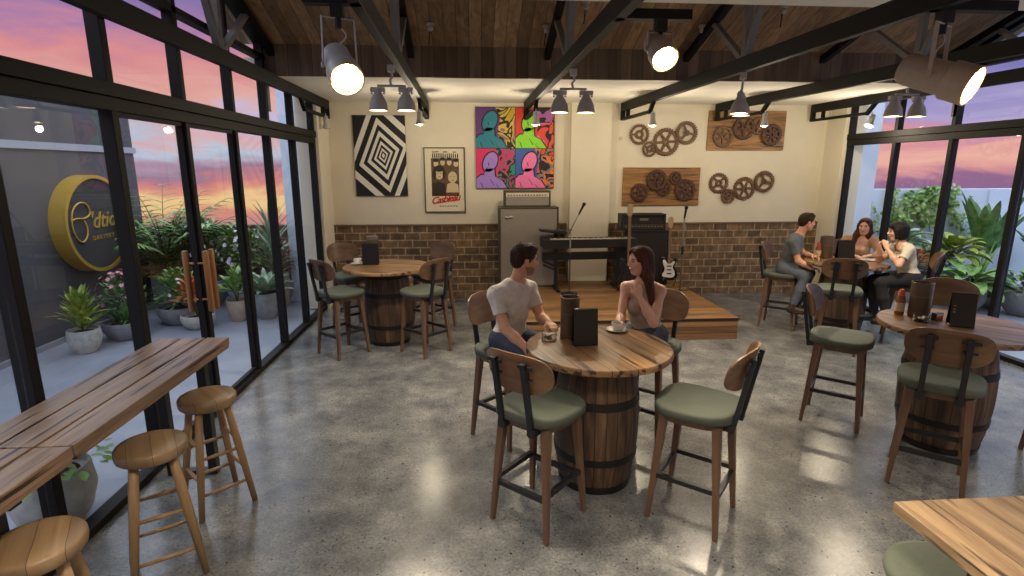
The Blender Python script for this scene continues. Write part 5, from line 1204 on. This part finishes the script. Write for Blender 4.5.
# ------------------------------------------------------------------ people: smooth bodies grown from blended volumes
def V3(*a): return np.array(a, dtype=float)
class Field:
    def __init__(s, res): s.res = res; s.prims = []
    def cap(s, a, b, ra, rb=None, k=.02, sub=False): s.prims.append(('c', np.array(a, float), np.array(b, float), ra, ra if rb is None else rb, k, sub))
    def ell(s, c, r, M=None, k=.02, sub=False): s.prims.append(('e', np.array(c, float), np.array(r, float), np.eye(3) if M is None else np.array(M, float), None, k, sub))
    def mesh(s, grow=0.0):
        lo = np.full(3, 1e9); hi = -lo
        for p in s.prims:
            if p[6]: continue
            if p[0] == 'c': m = max(p[3], p[4]); a = np.minimum(p[1], p[2])-m; b = np.maximum(p[1], p[2])+m
            else: m = p[2].max(); a = p[1]-m; b = p[1]+m
            lo = np.minimum(lo, a); hi = np.maximum(hi, b)
        pad = .02+grow; lo -= pad; hi += pad; h = s.res; n = np.ceil((hi-lo)/h).astype(int)+2
        ax = [lo[i]+h*np.arange(n[i]) for i in range(3)]; F = np.full(n, .05, np.float32)
        for kind, a, b, c, d, k, sub in s.prims:
            if kind == 'c': m = max(c, d)+k+grow+.02; l = np.minimum(a, b)-m; u = np.maximum(a, b)+m
            else: m = b.max()+k+grow+.02; l = a-m; u = a+m
            i0 = np.clip(((l-lo)/h).astype(int), 0, n-1); i1 = np.clip(((u-lo)/h).astype(int)+2, 1, n)
            X, Y, Z = np.meshgrid(ax[0][i0[0]:i1[0]], ax[1][i0[1]:i1[1]], ax[2][i0[2]:i1[2]], indexing='ij', sparse=True)
            if kind == 'c':
                ba = b-a; L = ba@ba + 1e-9; t = np.clip(((X-a[0])*ba[0]+(Y-a[1])*ba[1]+(Z-a[2])*ba[2])/L, 0, 1)
                D = np.sqrt((X-a[0]-t*ba[0])**2+(Y-a[1]-t*ba[1])**2+(Z-a[2]-t*ba[2])**2) - (c+(d-c)*t) - (0 if sub else grow)
            else:
                M = c; r = b + (0 if sub else grow); x, y, z = X-a[0], Y-a[1], Z-a[2]
                u_ = (M[0][0]*x+M[1][0]*y+M[2][0]*z); v_ = (M[0][1]*x+M[1][1]*y+M[2][1]*z); w_ = (M[0][2]*x+M[1][2]*y+M[2][2]*z)
                k0 = np.sqrt((u_/r[0])**2+(v_/r[1])**2+(w_/r[2])**2); k1 = np.sqrt((u_/r[0]**2)**2+(v_/r[1]**2)**2+(w_/r[2]**2)**2)+1e-9; D = k0*(k0-1)/k1
            sl = F[i0[0]:i1[0], i0[1]:i1[1], i0[2]:i1[2]]
            if sub: D = -D; hh = np.clip(.5-.5*(sl-D)/k, 0, 1); F[i0[0]:i1[0], i0[1]:i1[1], i0[2]:i1[2]] = sl*(1-hh)+D*hh+k*hh*(1-hh)
            else: hh = np.clip(.5+.5*(sl-D)/k, 0, 1); F[i0[0]:i1[0], i0[1]:i1[1], i0[2]:i1[2]] = sl*(1-hh)+D*hh-k*hh*(1-hh)
        # surface nets
        ins = F < 0; cs = ins[:-1,:-1,:-1].astype(np.int8)
        for dx in (0,1):
            for dy in (0,1):
                for dz in (0,1):
                    if dx+dy+dz: cs = cs + ins[dx:n[0]-1+dx, dy:n[1]-1+dy, dz:n[2]-1+dz]
        act = (cs > 0) & (cs < 8); idx = np.full(act.shape, -1, np.int64); C = np.argwhere(act); idx[act] = np.arange(len(C))
        acc = np.zeros((len(C), 3)); cnt = np.zeros(len(C)); crn = [(x,y,z) for x in (0,1) for y in (0,1) for z in (0,1)]
        for i, p in enumerate(crn):
            for q in crn[i+1:]:
                if sum(abs(p[j]-q[j]) for j in range(3)) != 1: continue
                f0 = F[C[:,0]+p[0], C[:,1]+p[1], C[:,2]+p[2]]; f1 = F[C[:,0]+q[0], C[:,1]+q[1], C[:,2]+q[2]]; m = (f0 < 0) != (f1 < 0)
                t = np.where(m, f0/(f0-f1+1e-12), 0)[:, None]; acc += np.where(m[:, None], np.array(p)+t*(np.array(q)-np.array(p)), 0); cnt += m
        Vt = lo + (C + acc/cnt[:, None])*h; faces = []
        for axn in range(3):
            o = [1, 1, 1]; a1, a2 = (axn+1) % 3, (axn+2) % 3
            s0 = [slice(1, n[j]-1) for j in range(3)]; s1 = list(s0); s0[axn] = slice(0, n[axn]-1); s1[axn] = slice(1, n[axn])
            A = ins[tuple(s0)]; B = ins[tuple(s1)]; E = np.argwhere(A != B); flip = A[E[:,0], E[:,1], E[:,2]]
            base = E.copy(); base[:, a1] += 1; base[:, a2] += 1
            def g(d1, d2): q = base.copy(); q[:, a1] -= d1; q[:, a2] -= d2; return idx[q[:,0], q[:,1], q[:,2]]
            Q = np.stack([g(1,1), g(0,1), g(0,0), g(1,0)], 1); Q[~flip] = Q[~flip][:, ::-1]; faces.append(Q[(Q >= 0).all(1)])
        return Vt, np.concatenate(faces)
def relax(V, Fc, it=1, lam=.5):
    for _ in range(it):
        acc = np.zeros_like(V); cnt = np.zeros(len(V))
        for i in range(4):
            a = Fc[:, i]; b = Fc[:, (i+1) % 4]; np.add.at(acc, a, V[b]); np.add.at(acc, b, V[a]); np.add.at(cnt, a, 1); np.add.at(cnt, b, 1)
        V = V + lam*(acc/np.maximum(cnt, 1)[:, None]-V)
    return V
def field_obj(name, fld, mat, parent, grow=0, keep=None, disp=None, it=1, origin=(0,0,0)):
    V, Fc = fld.mesh(grow); V = relax(V, Fc, it)
    if disp is not None: V = disp(V)
    if keep is not None: k = keep(V[Fc].mean(1)); Fc = Fc[k]
    used = np.unique(Fc); mp = np.full(len(V), -1); mp[used] = np.arange(len(used)); V = V[used]-np.array(origin); Fc = mp[Fc]
    me = bpy.data.meshes.new(name); me.vertices.add(len(V)); me.vertices.foreach_set('co', V.astype(np.float32).ravel())
    me.loops.add(len(Fc)*4); me.loops.foreach_set('vertex_index', Fc.ravel().astype(np.int32)); me.polygons.add(len(Fc))
    me.polygons.foreach_set('loop_start', np.arange(len(Fc), dtype=np.int32)*4); me.polygons.foreach_set('loop_total', np.full(len(Fc), 4, np.int32))
    me.polygons.foreach_set('use_smooth', np.ones(len(Fc), bool)); me.update(); me.validate()
    return link(name, me, mat, parent)
def basis(fwd, up):
    f = np.array(fwd, float); f /= np.linalg.norm(f); u = np.array(up, float); u -= f*(u@f); u /= np.linalg.norm(u); l = np.cross(u, f); return np.stack([f, l, u], 1)
def skin_mat(name, c, c2):
    m = plaster(name, c, .06, .5, 20); b = m.node_tree.nodes['Principled BSDF']; b.inputs['Subsurface Weight'].default_value = .08; b.inputs['Subsurface Radius'].default_value = (.02,.008,.004); b.inputs['Subsurface Scale'].default_value = .5
    return m
def fabric(name, c, folds=.5, scale=14):
    m = plaster(name, c, .10, .85, 25); N, L, n = ntree(m.node_tree); b = N['Principled BSDF']; tc = n('ShaderNodeTexCoord')
    no = n('ShaderNodeTexNoise'); no.inputs['Scale'].default_value = scale; no.inputs['Detail'].default_value = 2; no.inputs['Distortion'].default_value = 1.2; L.new(tc.outputs['Object'], no.inputs['Vector'])
    bu = n('ShaderNodeBump'); bu.inputs['Strength'].default_value = folds; bu.inputs['Distance'].default_value = .03; L.new(no.outputs['Fac'], bu.inputs['Height']); L.new(bu.outputs[0], b.inputs['Normal']); return m
def hair_mat(name, c, c2):
    m = wood(name, c2, c, 'Z', None, .62, 3.0, 0, 1.0, spec=.25); return m
def hand(fld, wrist, d, palm, thumb, curl=.5, s=1.0):
    """d: direction of the hand, palm: normal the palm faces, thumb: side the thumb leaves from"""
    w = np.array(wrist, float); B = basis(d, palm); f, l, n = B[:, 0], B[:, 1], B[:, 2]
    if l @ np.array(thumb) < 0: l = -l
    pc = w + f*.045*s; fld.ell(pc, (.048*s, .040*s, .015*s), np.stack([f, l, n], 1), .012)
    for i, (off, L) in enumerate(((.028, .072), (.010, .080), (-.009, .074), (-.027, .058))):
        a = w + f*(.082 - .004*abs(i-1.2))*s + l*off*s; c = curl*(1+.12*i)
        d1 = f*math.cos(c*.7)+n*math.sin(c*.7); d2 = f*math.cos(c*1.7)+n*math.sin(c*1.7); d3 = f*math.cos(c*2.5)+n*math.sin(c*2.5)
        p1 = a+d1*L*.45*s; p2 = p1+d2*L*.32*s; p3 = p2+d3*L*.23*s; fld.cap(a-f*.02*s, p1, .0095*s, .0088*s, .006); fld.cap(p1, p2, .0086*s, .008*s, .004); fld.cap(p2, p3, .008*s, .0068*s, .004)
    a = w+f*.018*s+l*.026*s; t1 = a+(f*.55+l*.7+n*.35)*.042*s; t2 = t1+(f*.9+l*.15+n*.45)*.036*s; fld.cap(a, t1, .013*s, .0105*s, .010); fld.cap(t1, t2, .0105*s, .0085*s, .005)
def person(label, J, skin, outfit, hair, female=False, res=.006, hs=1.0, group=None, mouth='smile'):
    """J: dict of joint positions in the room"""
    o = np.array((J['pelvis'][0], J['pelvis'][1], 0.0)); root = thing('person', label, 'person', tuple(o), 0, group)
    g = {k: np.array(v, float) for k, v in J.items() if k != 'stubble'}
    T = basis(g['tfwd'], g['chest']-g['pelvis']); f, l, u = T[:, 0], T[:, 1], T[:, 2]
    P = basis(g['pfwd'], (0,0,1)); pf, pl, pu = P[:, 0], P[:, 1], P[:, 2]
    w = .86 if female else 1.0
    def torso(F, k=.05):
        F.ell(g['pelvis'], (.115, .165 if female else .16, .115), P, k)
        mid = (g['pelvis']*.5+g['chest']*.5); F.ell(mid + f*.005, (.088*w+.008, .125*w, .15), T, k)
        F.ell(g['chest'], (.105*w, .155*w, .17), T, k)
        F.ell(g['chest'] + u*.10 - f*.01, (.085*w, .165*w, .075), T, .04)
        if female:
            for s in (-1, 1): F.ell(g['chest']+f*.078+l*s*.062-u*.015, (.048, .052, .054), T, .03)
        nb = g['neck']
        for s in ('L', 'R'): F.cap(nb - u*.035, g['sh'+s], .046*w, .047*w, .06)
    def arm(F, s, k=.025):
        F.cap(g['sh'+s], g['el'+s], .046*w*(1 if female else 1.08), .038*w, k)
    def fore(F, s): 
        F.cap(g['el'+s], g['el'+s]*.6+g['wr'+s]*.4, .040*w, .041*w, .02); F.cap(g['el'+s]*.6+g['wr'+s]*.4, g['wr'+s], .040*w, .026*w, .02)
    def legs(F, k=.05):
        for s, q in (('L', 1), ('R', -1)):
            hip = g['pelvis']+pl*q*.085-pu*.02; F.cap(hip, g['kn'+s], .090, .060, k); F.cap(g['kn'+s], g['kn'+s]*.55+g['an'+s]*.45, .058, .056, .03); F.cap(g['kn'+s]*.55+g['an'+s]*.45, g['an'+s], .055, .036, .03)
    B = Field(res); torso(B)
    for s in 'LR': arm(B, s); fore(B, s); hand(B, g['wr'+s], g['hd'+s], g['pn'+s], g['th'+s], J.get('curl'+s, .5), .95*w+.03)
    legs(B)
    for s in 'LR': B.cap(g['an'+s]-np.array((0,0,.03)), g['an'+s]-np.array((0,0,.055))+g['ft'+s]*.10, .032, .024, .02)
    # neck and head
    H = basis(g['face'], g.get('hup', V3(0,0,1))); hf, hl, hu = H[:, 0], H[:, 1], H[:, 2]; c = g['head']; S_ = hs*.96
    Q = lambda x, y, z: c + (hf*x+hl*y+hu*z)*S_
    B.cap(g['neck']-u*.03, Q(-.028,0,-.055), .056*w*1.02, .050*w*1.02, .03)
    B.ell(Q(-.012,0,.028), np.array((.096,.075,.088))*S_, H, .02); B.ell(Q(.024,0,-.03), np.array((.062,.056,.082))*S_, H, .03)
    B.ell(Q(.052,0,-.088), np.array((.026,.028 if not female else .022,.022))*S_, H, .025)
    for s in (-1, 1):
        B.cap(Q(-.01,s*.054,-.042), Q(.040,s*.022,-.090), .018*S_*w, .015*S_, .025); B.ell(Q(.060,s*.038,-.024), np.array((.022,.021,.021))*S_, H, .015)
        B.ell(Q(-.006,s*.076,-.006), np.array((.017,.008,.031))*S_, H, .006); B.ell(Q(.096,s*.031,.006), np.array((.016,.017,.012))*S_, H, .010, True)
    B.ell(Q(.072,0,.030), np.array((.014,.050,.012))*S_, H, .012)
    B.cap(Q(.084,0,.012), Q(.103,0,-.022), .0075*S_, .0115*S_, .008); B.ell(Q(.094,0,-.028), np.array((.013,.0175,.009))*S_, H, .006)
    B.ell(Q(.082,0,-.056), np.array((.010,.023,.011))*S_, H, .008)
    def clip_eye(V): return V
    body = field_obj('body', B, skin, root, origin=o, it=1)
    if J.get('stubble'):
        Bd = Field(.005); Bd.ell(Q(.024,0,-.03), np.array((.062,.056,.082))*S_, H, .03); Bd.ell(Q(.052,0,-.088), np.array((.026,.028,.022))*S_, H, .025)
        for s in (-1, 1): Bd.cap(Q(-.01,s*.054,-.042), Q(.040,s*.022,-.090), .018*S_*w, .015*S_, .025)
        def kb(p): q = (p-c)@H/S_; return (q[:, 2] < -.040 - .2*np.maximum(0, q[:, 0]-.05)) & (q[:, 0] > -.012) & ~((q[:, 0] > .07) & (np.abs(q[:, 1]) < .022) & (q[:, 2] > -.068))
        field_obj('stubble', Bd, bsdf_mat('brown_stubble', srgb(156,112,86), .8), root, grow=.0022, keep=kb, origin=o)
    # eyes, brows, lips
    for s in (-1, 1):
        bm = BM(); ball(bm, Q(.0715,s*.031,.006)-o, .0128*S_, 12); e = obj('eye', bm, bsdf_mat('eye_white', srgb(190,176,164), .3), root, smooth=True)
        bm = BM(); ball(bm, Q(.0800,s*.0305,.005)-o, .0068*S_, 10); obj('iris', bm, bsdf_mat('dark_iris', srgb(40,26,18), .2), e, smooth=True)
        bm = BM(); tube(bm, [Q(.084,s*.014,.026)-o, Q(.086,s*.030,.031)-o, Q(.072,s*.049,.026)-o], [.0035*S_*(1 if female else 1.5), .0042*S_*(1 if female else 1.5), .002*S_], 6); obj('eyebrow', bm, hair['mat'], root, smooth=True)
        bm = BM(); tube(bm, [Q(.085,s*.019,.012)-o, Q(.0865,s*.031,.0165)-o, Q(.076,s*.044,.011)-o], .0022*S_, 5); obj('eyelash_line', bm, hair['mat'], root, smooth=True)
    lipm = bsdf_mat('lips_rose', srgb(176,92,84), .4) if female else bsdf_mat('lips_plain', srgb(160,104,88), .5)
    up = .006 if mouth == 'smile' else 0
    bm = BM(); tube(bm, smooth_pts([Q(.078,-.024,-.053+up)-o, Q(.090,-.010,-.0555)-o, Q(.092,0,-.0565)-o, Q(.090,.010,-.0555)-o, Q(.078,.024,-.053+up)-o], 1), [.002*S_]+[.0045*S_]*6+[.002*S_] if False else .0045*S_, 8); obj('lips', bm, lipm, root, smooth=True)
    if mouth == 'smile' and female:
        bm = BM(); tube(bm, smooth_pts([Q(.082,-.016,-.0525)-o, Q(.0945,0,-.0555)-o, Q(.082,.016,-.0525)-o], 1), .0032*S_, 6); obj('teeth', bm, bsdf_mat('teeth_white', srgb(236,228,214), .3), root, smooth=True)
    # hair
    Hf = Field(res*1.0); style = hair['style']; rnd = random.Random(hash(label) % 1000 if False else len(label))
    if style == 'short':
        Hf.ell(Q(-.018,0,.040), np.array((.101,.082,.088))*S_, H, .01); Hf.ell(Q(.030,0,.088), np.array((.062,.064,.034))*S_, H, .02); Hf.ell(Q(-.055,0,-.005), np.array((.058,.070,.070))*S_, H, .02)
        for s in (-1, 1): Hf.ell(Q(.012,s*.072,.012), np.array((.018,.010,.034))*S_, H, .01)
        for k in range(26):
            a = rnd.uniform(-2.2, 2.2); z = rnd.uniform(.06, .12); Hf.ell(Q(.02+.06*math.cos(a)-.02, .06*math.sin(a), z), np.array((.018,.014,.012))*S_, H, .010)
        Hf.ell(Q(.100,0,-.015), np.array((.050,.07,.066))*S_, H, .008, True)
        for s in (-1, 1): Hf.ell(Q(.000,s*.088,-.020), np.array((.024,.026,.036))*S_, H, .006, True)
    elif style == 'bob':
        Hf.ell(Q(-.020,0,.035), np.array((.106,.090,.095))*S_, H, .01); Hf.ell(Q(-.040,0,-.030), np.array((.082,.090,.085))*S_, H, .03); Hf.ell(Q(.050,0,.070), np.array((.052,.070,.042))*S_, H, .02)
        for s in (-1, 1): Hf.cap(Q(.035,s*.078,.03), Q(.030,s*.080,-.07), .020*S_, .016*S_, .02)
        Hf.ell(Q(.108,0,-.028), np.array((.062,.058,.084))*S_, H, .008, True); Hf.ell(Q(-.03,0,-.135), np.array((.10,.09,.03))*S_, H, .01, True)
    else:
        Hf.ell(Q(-.018,0,.036), np.array((.104,.087,.092))*S_, H, .01); Hf.ell(Q(.030,0,.078), np.array((.062,.068,.040))*S_, H, .02); Hf.ell(Q(-.045,0,-.05), np.array((.075,.085,.09))*S_, H, .04)
        L = hair.get('len', .34)
        for s in (-1, 1):
            Hf.cap(Q(.004,s*.080,.03), Q(-.004,s*.086,-.08), .016*S_, .022*S_, .02)
            end = Q(-.004,s*.086,-.08)*.45 + .55*(g['neck']+l*s*.07) + f*(.05 if s*hair.get('front', 1) > 0 else -.04)
            if s*hair.get('front', 1) > 0:
                e2 = g['neck']+l*s*.085+f*.075-u*(L*.55); Hf.cap(Q(-.004,s*.086,-.08), end, .024, .034, .03); Hf.cap(end, e2, .036, .024, .03); Hf.cap(end-f*.04, e2-f*.05, .036, .020, .03)
            else: Hf.cap(Q(.0,s*.080,-.08), g['neck']+l*s*.06-f*.05-u*L*.3, .030, .034, .03)
        Hf.cap(Q(-.055,0,-.08), g['neck']-f*.070-u*(L*.25), .062, .062, .04); Hf.cap(g['neck']-f*.070-u*(L*.25), g['neck']-f*.085-u*(L*.75), .062, .032, .04)
        for s in (-1, 1): Hf.cap(Q(-.05,s*.045,-.07), g['neck']-f*.06+l*s*.055-u*(L*.65), .042, .026, .03)
        Hf.ell(Q(.112,0,-.018), np.array((.082,.068,.108))*S_, H, .010, True); Hf.cap(Q(.06,0,.115), Q(.13,0,.06), .008, .030, .02, True)
    def hdisp(V):
        q = (V-c)@H; ph = np.sin(q[:, 1]*330+np.sin(q[:, 2]*25)*1.6+q[:, 0]*90)*np.sin(q[:, 0]*210+q[:, 2]*18); d = V-(c+hu*0); nn = d/(np.linalg.norm(d, axis=1)[:, None]+1e-6); return V+nn*(ph*.0022)[:, None]
    field_obj('hair', Hf, hair['mat'], root, origin=o, disp=hdisp)
    # clothes
    Tn = Field(max(res, .0065)); torso(Tn)
    if outfit['sleeve'] > 0:
        for s in 'LR': arm(Tn, s, .03)
        if outfit['sleeve'] > 1:
            for s in 'LR': fore(Tn, s)
    bot = outfit.get('hem', -.02)
    def seg(p, a, b): ba = b-a; return ((p-a)@ba)/(ba@ba), np.linalg.norm(p-a-np.clip(((p-a)@ba)/(ba@ba), 0, 1)[:, None]*ba, axis=1)
    def keep(p):
        q = (p-g['neck'])@T; k = np.ones(len(p), bool); nr = outfit.get('neck', .075); nf = outfit.get('neckf', .02)
        k &= ~((np.hypot((q[:, 0]-nf*.5)*.9, q[:, 1]) < nr) & (q[:, 2] > -.06 - nf*2*(q[:, 0] > 0)))
        k &= ((p-g['pelvis'])@pu) > bot
        for s in 'LR':
            t, d = seg(p, g['sh'+s], g['el'+s])
            if outfit['sleeve'] == 0:
                qq = (p-g['chest'])@T; k &= ~((np.abs(qq[:, 1]) > .085 - .35*np.maximum(0, qq[:, 2]-.06)) & (qq[:, 2] > .06))
                k &= ~(np.abs(qq[:, 1]) > .16)
            elif outfit['sleeve'] <= 1: k &= ~((t > outfit['sleeve']) & (d < .085) & (((p-g['chest'])@T)[:, 2] < 2))
            else: tt, dd = seg(p, g['el'+s], g['wr'+s]); k &= ~((tt > outfit['sleeve']-1) & (dd < .07))
        return k
    def wr(V):
        q = (V-g['chest'])@T; a = np.sin(q[:, 2]*46+q[:, 1]*22+np.sin(q[:, 0]*30)*1.5)*np.sin(q[:, 1]*31-q[:, 2]*14+1); d = V-(g['chest']*.6+g['pelvis']*.4); d /= (np.linalg.norm(d, axis=1)[:, None]+1e-6); return V+d*(a*outfit.get('wrinkle', .004))[:, None]
    tp = field_obj(outfit.get('name', 'shirt'), Tn, outfit['top'], root, grow=outfit.get('grow', .010), keep=keep, disp=wr, origin=o)
    md = tp.modifiers.new('th', 'SOLIDIFY'); md.thickness = .004; md.offset = 1
    Lg = Field(max(res, .0075)); Lg.ell(g['pelvis'], (.118, .165, .12), P, .05); legs(Lg)
    wz = outfit.get('waist', .075)
    def keepl(p):
        k = ((p-g['pelvis'])@pu) < wz
        for s in 'LR': t, d = seg(p, g['kn'+s], g['an'+s]); k &= ~((t > .93) & (d < .09))
        return k
    tr = field_obj('trousers', Lg, outfit['bottom'], root, grow=.011, keep=keepl, origin=o)
    for s, q in (('L', 1), ('R', -1)):
        a = g['an'+s]; ft = g['ft'+s]/np.linalg.norm(g['ft'+s]); Sh = Field(.007); side = np.cross((0,0,1), ft)
        Sh.cap(a-np.array((0,0,.045))-ft*.03, a-np.array((0,0,.06))+ft*.15, .046, .040, .03); Sh.cap(a+np.array((0,0,.01)), a-np.array((0,0,.05)), .047, .047, .02); Sh.ell(a-np.array((0,0,.085))+ft*.055, (.135, .046, .018), basis(ft, (0,0,1)), .015)
        field_obj('shoe', Sh, outfit['shoe'], root, origin=o)
    return root
SK1 = skin_mat('warm_skin', srgb(214,160,126), 0); SK2 = skin_mat('fair_skin', srgb(226,176,146), 0)
H_DARK = hair_mat('dark_brown_hair', srgb(30,20,14), srgb(62,42,28)); H_BRN = hair_mat('chestnut_hair', srgb(44,24,16), srgb(96,58,38)); H_BLK = hair_mat('black_hair', srgb(16,13,13), srgb(36,30,30))
JEANS = fabric('navy_denim', srgb(52,60,80), .35, 20); GJEANS = fabric('grey_denim', srgb(88,94,104), .35, 20); DJEANS = fabric('dark_denim', srgb(66,72,84), .35, 20); BLKTR = fabric('black_trouser_cloth', srgb(28,28,32), .3)
SHOE_BR = bsdf_mat('brown_leather_shoe', srgb(58,42,32), .5); SHOE_BK = bsdf_mat('black_shoe', srgb(30,29,30), .5)
S1 = fabric('heather_stone_jersey', srgb(220,212,198), .45); S2 = fabric('taupe_rib_knit', srgb(176,156,134), .2, 40); S3 = fabric('slate_grey_jersey', srgb(92,96,98), .45); S4 = fabric('tan_knit', srgb(178,140,106), .3); S5 = fabric('cream_jersey', srgb(214,206,184), .4)
Vn = V3
# man at the centre table, in profile to the right
person('man in a pale t-shirt and navy jeans seated at the centre table', dict(
    pelvis=(.29,4.26,.865), chest=(.315,4.23,1.145), neck=(.345,4.21,1.345), tfwd=(.80,-.58,-.05), pfwd=(.65,-.72,0), head=(.405,4.16,1.515), face=(.96,.20,-.10), hup=(.10,0,1),
    shR=(.175,4.13,1.250), shL=(.455,4.33,1.250), elR=(.235,3.98,1.02), wrR=(.415,3.86,.875), hdR=(.9,.1,-.1), pnR=(0,0,-1), thR=(0,1,0),
    elL=(.545,4.23,1.03), wrL=(.585,4.06,.985+.05), hdL=(.25,-.95,-.08), pnL=(0,0,-1), thL=(-1,0,0), curlR=.5, curlL=.35, stubble=True,
    knL=(.66,4.10,.80), knR=(.47,3.86,.80), anL=(.62,4.02,.38), anR=(.44,3.90,.38), ftL=(.7,-.7,0), ftR=(.7,-.7,0)), SK1,
    dict(top=S1, bottom=JEANS, shoe=SHOE_BR, sleeve=.62, name='t_shirt', hem=-.07, neck=.066, neckf=.0, wrinkle=.005), dict(style='short', mat=H_DARK), False, .0055, 1.06, mouth='plain')
# woman at the centre table, facing left, hand raised to her collar
person('woman with long brown hair in a beige halter top, hand at her collar', dict(
    pelvis=(1.43,4.29,.865), chest=(1.40,4.26,1.13), neck=(1.37,4.235,1.325), tfwd=(-.45,-.88,-.03), pfwd=(-.6,-.76,0), head=(1.325,4.20,1.485), face=(-.97,-.24,-.05), hup=(-.03,0,1),
    shR=(1.25,4.30,1.255), shL=(1.50,4.18,1.245), elR=(1.185,4.18,1.03), wrR=(1.13,4.02,1.030), hdR=(-.35,-.93,-.1), pnR=(0,0,-1), thR=(1,0,0),
    elL=(1.395,4.00,1.03), wrL=(1.285,4.055,1.235), hdL=(-.10,.12,1), pnL=(.2,1,-.1), thL=(-1,0,.2), curlL=.75, curlR=.3,
    knL=(1.16,3.95,.81), knR=(1.06,4.12,.81), anL=(1.25,3.95,.38), anR=(1.10,4.12,.38), ftL=(-.6,-.7,0), ftR=(-.6,-.7,0)), SK2,
    dict(top=S2, bottom=DJEANS, shoe=SHOE_BR, sleeve=0, name='halter_top', hem=.055, neck=.058, neckf=.0, wrinkle=.002, waist=.13, grow=.008), dict(style='long', mat=H_BRN, len=.36, front=1), True, .0055, 1.0)
# three people at the back right table
person('man in a dark grey t-shirt and grey jeans seated at the back right table', dict(
    pelvis=(4.38,7.25,.865), chest=(4.42,7.20,1.13), neck=(4.47,7.17,1.33), tfwd=(.86,-.45,-.1), pfwd=(.75,-.62,0), head=(4.545,7.14,1.495), face=(.98,-.12,-.08), hup=(.06,0,1),
    shR=(4.32,7.05,1.24), shL=(4.55,7.36,1.24), elR=(4.38,6.98,.99), wrR=(4.52,6.90,.90), hdR=(.9,-.1,-.1), pnR=(0,0,-1), thR=(0,1,0),
    elL=(4.63,7.28,1.03), wrL=(4.66,7.12,1.035), hdL=(.4,-.9,-.1), pnL=(0,0,-1), thL=(-1,0,0),
    knL=(4.62,7.08,.80), knR=(4.48,6.92,.79), anL=(4.50,7.08,.37), anR=(4.36,6.96,.37), ftL=(.75,-.6,0), ftR=(.75,-.6,0)), SK1,
    dict(top=S3, bottom=GJEANS, shoe=SHOE_BR, sleeve=.66, name='t_shirt', hem=-.06, neck=.075), dict(style='short', mat=H_DARK), False, .0065, 1.04, mouth='plain')
person('smiling woman in a tan long sleeved top behind the back right table', dict(
    pelvis=(5.44,7.36,.865), chest=(5.45,7.31,1.09), neck=(5.45,7.28,1.265), tfwd=(-.50,-.86,-.03), pfwd=(-.45,-.88,0), head=(5.45,7.235,1.415), face=(-.72,-.68,-.05), hup=(0,0,1),
    shR=(5.30,7.37,1.225), shL=(5.60,7.22,1.225), elR=(5.22,7.26,1.02+.01), wrR=(5.20,7.06,1.045), hdR=(.3,-.9,0), pnR=(0,0,-1), thR=(1,0,0),
    elL=(5.58,7.03,1.045), wrL=(5.38,6.98,1.05), hdL=(-.95,-.1,0), pnL=(0,0,-1), thL=(0,1,0),
    knL=(5.30,6.98,.81), knR=(5.14,7.10,.81), anL=(5.32,7.02,.38), anR=(5.18,7.12,.38), ftL=(-.5,-.8,0), ftR=(-.5,-.8,0)), SK2,
    dict(top=S4, bottom=DJEANS, shoe=SHOE_BK, sleeve=1.9, name='long_sleeved_top', hem=-.04, neck=.095, neckf=.05, wrinkle=.003), dict(style='long', mat=H_BRN, len=.38, front=-1), True, .0065, 1.02)
person('woman with a short black bob in a cream t-shirt, hands at her mouth', dict(
    pelvis=(5.50,6.41,.865), chest=(5.44,6.43,1.10), neck=(5.37,6.44,1.285), tfwd=(-.93,.32,-.15), pfwd=(-.95,.25,0), head=(5.305,6.455,1.435), face=(-.90,.42,-.05), hup=(-.08,0,1),
    shL=(5.36,6.30,1.235), shR=(5.45,6.58,1.235), elL=(5.22,6.26,1.045), wrL=(5.145,6.40,1.235), hdL=(-.05,.35,1), pnL=(.5,.8,0), thL=(.6,-.2,.3),
    elR=(5.24,6.62,1.045), wrR=(5.15,6.53,1.235), hdR=(-.05,-.2,1), pnR=(.5,-.8,0), thR=(.6,.2,.3), curlL=.8, curlR=.8,
    knL=(5.12,6.40,.80), knR=(5.16,6.56,.80), anL=(5.20,6.30,.38), anR=(5.22,6.55,.36), ftL=(-.95,.1,0), ftR=(-.95,.2,0)), SK2,
    dict(top=S5, bottom=BLKTR, shoe=SHOE_BK, sleeve=.60, name='t_shirt', hem=.0, neck=.072, wrinkle=.004), dict(style='bob', mat=H_BLK), True, .0065, 1.04, mouth='plain')
# ------------------------------------------------------------------ lights
def lamp(kind, loc, energy, color=(1,.84,.64), target=None, size=.06, spot=70, blend=.5, name='lamp_light'):
    d = bpy.data.lights.new(name, kind); d.energy = energy; d.color = color
    if kind in ('SPOT', 'POINT'): d.shadow_soft_size = size
    if kind == 'SPOT': d.spot_size = math.radians(spot); d.spot_blend = blend
    o = bpy.data.objects.new(name, d); COL.objects.link(o); o.location = loc
    if target is not None:
        o.rotation_euler = (Vector(target)-Vector(loc)).to_track_quat('-Z', 'Y').to_euler()
    return o
for p in PENDANTS: lamp('SPOT', p, 92 if p[1] > 3 else 64, spot=135, blend=.9, target=(p[0], p[1], 0), size=.05)
for p, t in SMALLS: lamp('POINT', (p[0], p[1], p[2]-.02), 25, size=.035, color=(1,.86,.62))
for p, t in BIGS: lamp('SPOT', p, 320, spot=100, blend=.9, target=t, size=.07, color=(1,.85,.62))
